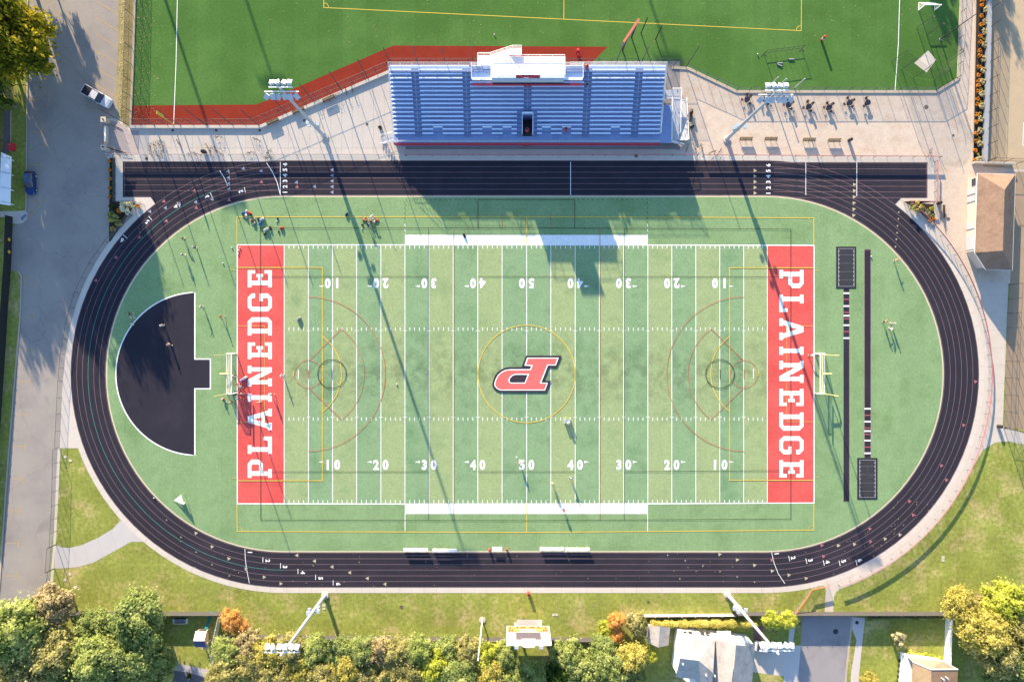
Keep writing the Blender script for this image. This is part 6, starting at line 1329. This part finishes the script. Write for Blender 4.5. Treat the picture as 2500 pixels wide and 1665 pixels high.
MB().box((cx, yb + .235, 4.05), (W_ * .36, .02, .85)).build('clock_frame', M_wht, sb, world=True)
for f in (.105, .895):
    q = MB(); q.box((fx(f), yb + .225, 5.6), (W_ * .19, .03, 1.6)); q.build('emblem_backing', mat('emblem grey', A(180, 165, 185), var=.04), sb, world=True)
    q = MB(); c = V(fx(f), yb + .25, 5.55); q.add([c + V(x, 0, z) for x, z in ((-.65, .5), (-.45, -.3), (-.2, -.5), (.2, -.45), (.5, -.2), (.7, .4), (.2, .2), (-.1, .45))], [tuple(range(8))]); q.build('team_emblem', M_white, sb, world=True)
    for z in (6.45, 7.0): MB().box((fx(f), yb + .235, z), (W_ * .19, .02, .09)).build('accent_stripe', P_dig, sb, world=True)
MB().box((cx, yb, 9.1), (W_ + .1, .5, .1)).build('top_cap', M_wht, sb, world=True)
q = MB(); q.add([V(cx + x, y, z) for y in (yb + .15, yb - .1) for x, z in ((-1.15, 9.15), (-1.25, 9.6), (-.9, 10.2), (.95, 10.2), (1.25, 9.6), (1.15, 9.15))], [tuple(range(6)), tuple(range(6, 12)), *[(i, (i + 1) % 6, 6 + (i + 1) % 6, 6 + i) for i in range(6)]]); q.build('crest_sign', M_wht, sb, world=True)
q = MB(); q.add([V(cx + .3 + x, yb + .17, z) for x, z in ((-.2, 9.35), (.12, 9.35), (.3, 10.0), (-.05, 10.0))], [(0, 1, 2, 3)]); q.build('crest_letter', P_sbo, sb, world=True)
for f in (.225, .775): MB().box((fx(f), yb - .4, 9.35), (.7, .5, .5)).build('speaker', M_lamp, sb, world=True)
t = thing('flagpole', 'thin white flagpole with a round base on the lawn beside the scoreboard', 'flagpole', U(1177.5, 1513)); MB().lathe((0, 0, 0), [(.62, 0), (.62, .12), (.3, .14)], 18).build('base', mat('pink concrete', A(235, 215, 205), var=.03), t); MB().tube([(0, 0, .1), (0, 0, 16.0)], .13, 8, .06).build('pole_shaft', M_wht, t); MB().ell((0, 0, 16.1), (.14, .14, .14), 8, 6).build('finial', M_wht, t)

# ------------------------------------------------------------------ buildings
def roofpoly(pts): return MB().add([U(*p) for p in pts], [tuple(range(len(pts)))])
def shingles(name, r, g, b): return mat(name, A(r, g, b), var=.09, scale=1.2, fine=5, finevar=.22, rough=.95, spec=.05, blot=(A(r * .88, g * .87, b * .87), .5, .5, .72))
rs = thing('restroom_building', 'small pale building with a hipped brown shingle roof beside the curving fence', 'building', U(2420, 540)); sh_ = shingles('brown shingles', 170, 143, 126)
E_, Rg = 2.9, 5.7; ev = [(2386.5, 423.7), (2479, 426), (2471.5, 660), (2406.5, 658), (2380, 617.5)]; rd = [(2453, 463.5), (2448.5, 612)]
pts = [(*p, E_) for p in ev] + [(*p, Rg) for p in rd]
for f in ((0, 1, 5), (1, 2, 6, 5), (0, 5, 6, 4), (4, 6, 3), (3, 6, 2)): MB().add([U(*pts[i]) for i in f], [tuple(range(len(f)))]).build('roof_slope', sh_, rs, world=True)
in_ = [U(*p, E_).xy for p in ev]; cc = sum(in_, Vector((0, 0))) / 5; wl2 = [c_ + (cc - c_).normalized() * .55 for c_ in in_]
MB().prism(wl2, 0, E_ - .12).build('wall', mat('pale block wall', A(238, 226, 214), var=.04), rs, world=True)
q = MB(); P5 = [U(*p, E_) + V(0, 0, -.06) for p in ev]
for a, b in zip(P5, P5[1:] + P5[:1]): q.beam(a, b, .1, .1)
q.build('gutter', M_wht, rs, world=True)
wx = wl2[0].x - .06
for y0_, y1_, z1, nm, m_ in ((442, 458, 2.1, 'window', M_glass), (464, 478, 2.2, 'door', mat('pale grey door', A(225, 225, 232), var=.03)), (482, 496, 2.2, 'door', MATS['pale grey door']), (548, 562, 2.2, 'door', MATS['pale grey door']), (578, 612, 2.4, 'shutter', MATS['pale grey door'])):
    a, b = U(0, y0_).y, U(0, y1_).y; xx = wl2[0].x + (wl2[4].x - wl2[0].x) * ((y0_ + y1_) / 2 - 424) / 194 - .05
    MB().box((xx, (a + b) / 2, z1 / 2 + (.7 if nm == 'window' else .05)), (.08, abs(a - b), z1 if nm != 'window' else 1.0)).build(nm, m_, rs, world=True)
t = thing('drinking_fountain', 'red framed drinking fountain against the restroom wall', 'drinking fountain', U(2364, 523)); MB().box((.3, 0, .5), (.5, .9, .9)).build('basin', mat('fountain pink', A(235, 150, 150), var=.04), t); MB().tube([(-.1, -.5, 0), (-.1, -.5, 1.0), (-.1, .5, 1.0), (-.1, .5, 0)], .05, 6).build('frame', P_red, t)
# grey house
hs = thing('grey_house', 'white walled house with pale grey gabled roofs beside the yellow hedge', 'house', U(1690, 1590)); gs = shingles('pale grey shingles', 214, 208, 204)
hz = lambda px, py, z: U(px, py, z)
def add_roof(faces, m_=gs):
    for f in faces: MB().add([U(*p) for p in f], [tuple(range(len(f)))]).build('roof_slope', m_, hs, world=True)
z1, z2 = 4.9, 6.6
add_roof([[(1660, 1548, z1), (1746, 1558, z1), (1741, 1642, z2), (1706, 1612, z2), (1661, 1607, z2)], [(1661, 1607, z2), (1706, 1612, z2), (1695, 1657, z1), (1649, 1652, z1)], [(1706, 1612, z2), (1741, 1642, z2), (1733, 1700, z1), (1695, 1657, z1)],
          [(1745, 1560, 4.6), (1797, 1574, 6.6), (1788, 1650, 6.6), (1742, 1620, 4.6)], [(1742, 1620, 4.6), (1788, 1650, 6.6), (1783, 1720, 6.6), (1738, 1720, 4.6)], [(1797, 1574, 6.6), (1827, 1576, 4.9), (1816, 1720, 4.9), (1783, 1720, 6.6)], [(1827, 1576, 4.9), (1844, 1566, 4.0), (1832, 1720, 4.0), (1816, 1720, 4.9)]])
hw = mat('white siding', (.78, .78, .77), var=.03)
fp = [U(1661, 1549, z1), U(1746, 1559, z1), U(1842, 1568, 4.0), U(1830, 1720, 4.0), U(1730, 1716, z1), U(1650, 1651, z1)]
MB().prism([p.xy + (U(1745, 1630, z1).xy - p.xy).normalized() * .35 for p in fp], 0, 3.95).build('wall', hw, hs, world=True)
a, b = U(1661, 1549, z1), U(1746, 1559, z1)
MB().beam(a + V(.3, -.38, -.55), b + V(-.1, -.38, -.55), .1, 1.1).build('wall', hw, hs, world=True); a, b = U(1661, 1549, z1), U(1649, 1652, z1); MB().beam(a + V(.36, -.4, -.55), b + V(.36, .3, -.55), .1, 1.1).build('wall', hw, hs, world=True)
for k in range(4): p = U(1672 + 13 * k + (16 if k > 1 else 0), 1544, 3); MB().box((p.x, p.y + .02, 3.0), (.75, .14, 1.0)).build('window', M_glass, hs, world=True)
MB().box((*U(1767, 1551, 3.2).xy, 3.2), (2.5, 1.6, .15)).build('porch_roof', M_wht, hs, world=True)
for x, y in ((1757, 1541), (1778, 1543)): MB().box((*U(x, y, 1.6).xy, 1.6), (.12, .12, 3.1)).build('porch_post', M_wht, hs, world=True)
for x, y in ((1667, 1620), (1724, 1647), (1745, 1649)): p = U(x, y, 6.3); MB().lathe((p.x, p.y, 5.6), [(.12, 0), (.12, 1.0)], 8).build('vent_pipe', M_wht, hs, world=True)
sd_ = thing('garden_shed', 'small garden shed with a grey gabled roof between hedge and house', 'shed', U(1600, 1550)); e, r = 2.3, 3.1
for f in ([(1582, 1527.6, e), (1611, 1528.4, r), (1607.6, 1580, r), (1581, 1568, e)], [(1611, 1528.4, r), (1636.4, 1531, e), (1632, 1574, e), (1607.6, 1580, r)]): MB().add([U(*p) for p in f], [(0, 1, 2, 3)]).build('roof_slope', gs, sd_, world=True)
MB().prism([U(*p, e).xy for p in ((1585, 1530), (1633, 1533), (1629, 1572), (1584, 1566))], 0, 2.25).build('wall', mat('shed boards', A(190, 180, 175), var=.06), sd_, world=True); MB().box((*U(1604, 1531).xy, 1.0), (.8, .06, 1.9)).build('door', M_wood, sd_, world=True)
bh = thing('brick_house', 'tan roofed house with white trim and brick panels in the corner by the driveway fence', 'house', U(2250, 1640)); ts = shingles('tan shingles', 222, 190, 150)
q0 = lambda x, y: (2080 + x / 5.607, 1480 + y / 5.607); e, r = 2.7, 4.3
F = {'a': (*q0(760, 690), e), 'b': (*q0(1250, 745), e), 'c': (*q0(1452, 860), e), 'd': (*q0(1085, 862), r), 'f': (*q0(830, 755), r - .5), 'g': (*q0(1085, 1500), r), 'h': (*q0(790, 1500), e), 'i': (*q0(1425, 1500), e)}
for f, m_ in (('abcdf', shingles('mottled stone shingles', 205, 180, 158)), ('fdgh', ts), ('dcig', shingles('shaded tan shingles', 200, 165, 135))): MB().add([U(*F[k]) for k in f], [tuple(range(len(f)))]).build('roof_slope', m_, bh, world=True)  # east slope: its shade is painted in as a darker copy of the tan
wp = [U(*F['a']).xy, U(*F['b']).xy, U(*F['c']).xy, U(*F['i']).xy, U(*q0(690, 1500), e).xy]; cc = sum(wp, Vector((0, 0))) / 5
MB().prism([p + (cc - p).normalized() * .3 for p in wp], 0, e - .1).build('wall', hw, bh, world=True)
for y0_ in (745, 850): p = U(*q0(752, y0_), 1.5); MB().box((p.x, p.y - .4, 1.5), (.3, 1.2, 1.5)).build('brick_panel', mat('red brick', A(165, 120, 110), var=.15, fine=12), bh, world=True)
for x, y, h in ((1235, 985, .8), (1305, 980, .5)): p = U(*q0(x, y), 3.9); MB().lathe((p.x, p.y, 3.3), [(.14, 0), (.14, h + .3), (.2, h + .3), (.2, h + .4)], 8).build('chimney_pipe', M_galv, bh, world=True)
q = MB(); L_ = [U(*F[k]) for k in 'abcdf']
for a, b in zip(L_[:-1], L_[1:]): q.beam(a, b, .14, .14)
q.build('roof_trim', M_wht, bh, world=True)
# school canopy, gateway
t = thing('school_canopy', 'white flat canopy of the school building beside the dark shaded lawn', 'canopy', U(10, 440)); pts = [(3, 372), (27, 383), (24, 502), (-2, 498)]
MB().prism([U(*p, 3.0).xy for p in pts], 2.85, 3.05).build('roof', mat('canopy white', (.75, .77, .8), var=.03), t, world=True)
for y in (388, 425, 462, 497): p = U(24, y, 1.4); MB().box((p.x - .3, p.y, 1.42), (.15, .15, 2.84)).build('post', M_wht, t, world=True); MB().beam(U(2, y - 5, 3.1), U(26, y, 3.1), .08, .06).build('roof_seam', M_galv, t, world=True)
t = thing('school_building', 'dark roofed school building edge behind the canopy', 'building', U(-40, 330)); MB().prism([U(*p).xy for p in ((-400, 200), (-2, 200), (2, 372), (-8, 372), (-8, 520), (-400, 520))], 0, 4.2).build('wall', mat('school brick', A(150, 120, 110), var=.1), t, world=True); MB().prism([U(*p).xy for p in ((-404, 196), (2, 196), (6, 376), (-4, 376), (-4, 524), (-404, 524))], 4.2, 4.5).build('roof', mat('dark roof', (.05, .055, .07), var=.1), t, world=True)
t = thing('grey_walk_slabs', 'worn grey paving strip between school building and dark lawn', 'paving', U(17, 330)); MB().prism([U(*p).xy for p in ((9, 270), (27, 270), (26, 372), (9, 372))], .005, .03).build('slab', mat('worn slabs', A(150, 140, 140), var=.1), t, world=True); MB().beam(U(27, 270) + V(0, 0, .06), U(26, 372) + V(0, 0, .06), .12, .12).build('edging', M_kerb, t, world=True)
t = thing('red_bin', 'red lidded bin on the dark lawn beside the school canopy', 'bin', U(33, 361), 0); MB().box((0, 0, .45), (.95, 1.2, .9)).build('bin_body', mat('deep red', (.45, .02, .03), var=.05), t); MB().box((0, 0, .94), (1.05, 1.3, .08)).build('lid', mat('lid red', (.55, .04, .05), var=.05), t); MB().box((-.1, .35, 1.0), (.5, .4, .03)).build('sticker', mat('pink sticker', A(230, 130, 130), var=0), t)
sand = mat('sandstone', A(240, 226, 205), var=.06)
for x, y, lb in ((265, 299, 'square sandstone gate pillar nearest the pickup truck'), (265, 366, 'square sandstone gate pillar nearest the planting bed')):
    t = thing('gate_pillar', lb, 'pillar', U(x, y), group='pillars of the brick gateway'); MB().box((0, 0, .8), (.75, .75, 1.6)).build('shaft', sand, t); MB().box((0, 0, 1.66), (.95, .95, .12)).build('cap', sand, t); MB().lathe((0, 0, 1.72), [(.12, 0), (.16, .15), (.05, .4)], 8).build('lantern', M_dark, t)
def gate(p0, p1, lb):
    a, b = U(*p0), U(*p1); t = thing('iron_gate', lb, 'gate', a, group='open leaves of the iron gate'); d = b - a
    MB().tube([V(0, 0, .1), d + V(0, 0, .1), d + V(0, 0, 1.7), V(0, 0, 1.9), V(0, 0, .1)], .05, 5).build('gate_frame', M_dark, t); q = MB()
    for k in range(1, 12): e = d * (k / 12); q.tube([e + V(0, 0, .1), e + V(0, 0, 1.75)], .022, 4)
    q.build('bars', M_dark, t)
gate((274, 306), (300, 318), 'open black gate leaf swung into the gateway nearest the pickup truck'); gate((274, 366), (310, 376), 'open black gate leaf swung along the low fence at the gateway')
t = thing('name_wall', 'low sandstone wall with a white coping between the gate pillars', 'wall', U(262, 332)); MB().beam(U(263, 310) + V(0, 0, .4), U(263, 354) + V(0, 0, .4), .4, .8).build('wall_body', sand, t, world=True); MB().beam(U(263, 313) + V(0, 0, .86), U(263, 349) + V(0, 0, .86), .3, .12).build('coping', M_wht, t, world=True)
# back garden: swing sofa, play tower
t = thing('garden_sofa', 'three seat garden sofa with pale cushions in the dark shaded garden', 'sofa', U(443, 1513)); MB().box((0, 0, .25), (2.4, .85, .1)).build('base', M_dark, t)
for k in range(3): MB().box((-.75 + .75 * k, 0, .38), (.7, .7, .16)).build('cushion', mat('grey cushion', A(190, 190, 205), var=.05), t); MB().box((-.75 + .75 * k, -.4, .65), (.68, .16, .5)).build('back_cushion', mat('cream cushion', A(240, 230, 205), var=.05), t)
for x in (-1.22, 1.22): MB().box((x, 0, .45), (.1, .9, .6)).build('arm', M_wht, t)
t = thing('play_tower', 'wooden play tower with a white and navy roof and a teal slide', 'play tower', U(505, 1545)); cn = V(0, 0, 0)
for x in (-.8, .8):
    for y in (-1.2, 1.2): MB().box((x, y, 1.2), (.14, .14, 2.4)).build('post', sand, t)
MB().box((0, 0, 1.3), (1.8, 2.6, .1)).build('platform', M_wood, t)
MB().add([(-1, 1.4, 2.4), (1, 1.4, 2.4), (1, 0, 3.3), (-1, 0, 3.3)], [(0, 1, 2, 3)]).build('roof_slope', mat('white canvas', (.82, .82, .8), var=.02), t); MB().add([(-1, -1.6, 2.3), (1, -1.6, 2.3), (1, 0, 3.3), (-1, 0, 3.3)], [(0, 1, 2, 3)]).build('roof_slope', mat('navy canvas', (.06, .08, .2), var=.05), t)
MB().beam((.4, 1.3, 1.4), (1.1, 4.2, .15), .55, .08).build('slide', mat('teal plastic', A(60, 150, 150), var=.05), t); MB().box((0, -2.2, .7), (1.2, 1.0, .08)).build('side_deck', sand, t)
for x, y, lb, lf in ((412, 1640, 'clipped dark garden bush at the drive edging', 'dark'), (462, 1650, 'small dark garden bush in the middle of the drive edging', 'dark')): shrub('conic', lf, x, y, 7, lb, 'garden bushes at the drive')
# manhole dark spots on the street
m = MB()
for x, y, r in ((2040, 1541, 6.5), (2092, 1519, 4.5), (1952, 1522, 3.5)): m.px(arc(x, y, r, 0, 345, 15), .03)
struct(m, 'manhole_covers', mat('dark manhole', A(80, 78, 88), var=.1))
wc = paint('covered vehicle white', 245, 245, 248); c = U(1866, 1575); t = thing('white_car', 'white car parked on the house driveway under the floodlight lamps', 'car', (c.x, c.y, .01), rad(-8))
hull([(-2.2, .8, .4, .8, .95, .7), (-2.0, .88, .3, .88, 1.0, .78), (.8, .9, .25, .9, .98, .8), (1.6, .88, .28, .8, .92, .72), (2.2, .68, .36, .6, .7, .5)]).build('body', wc, t); hull([(-1.7, .74, .85, .95, 1.0, .7), (-1.1, .76, .9, 1.2, 1.45, .62), (.15, .78, .9, 1.2, 1.48, .62), (1.05, .76, .9, .94, .98, .68)]).build('cabin', M_glass, t); MB().box((-.5, 0, 1.48), (1.2, 1.2, .05)).build('roof', wc, t); wheels(t, (-1.3, 1.35), .9, .32)
for s in (-1, 1): MB().box((2.02, s * .55, .66), (.3, .22, .1)).build('headlight', M_lamp, t)
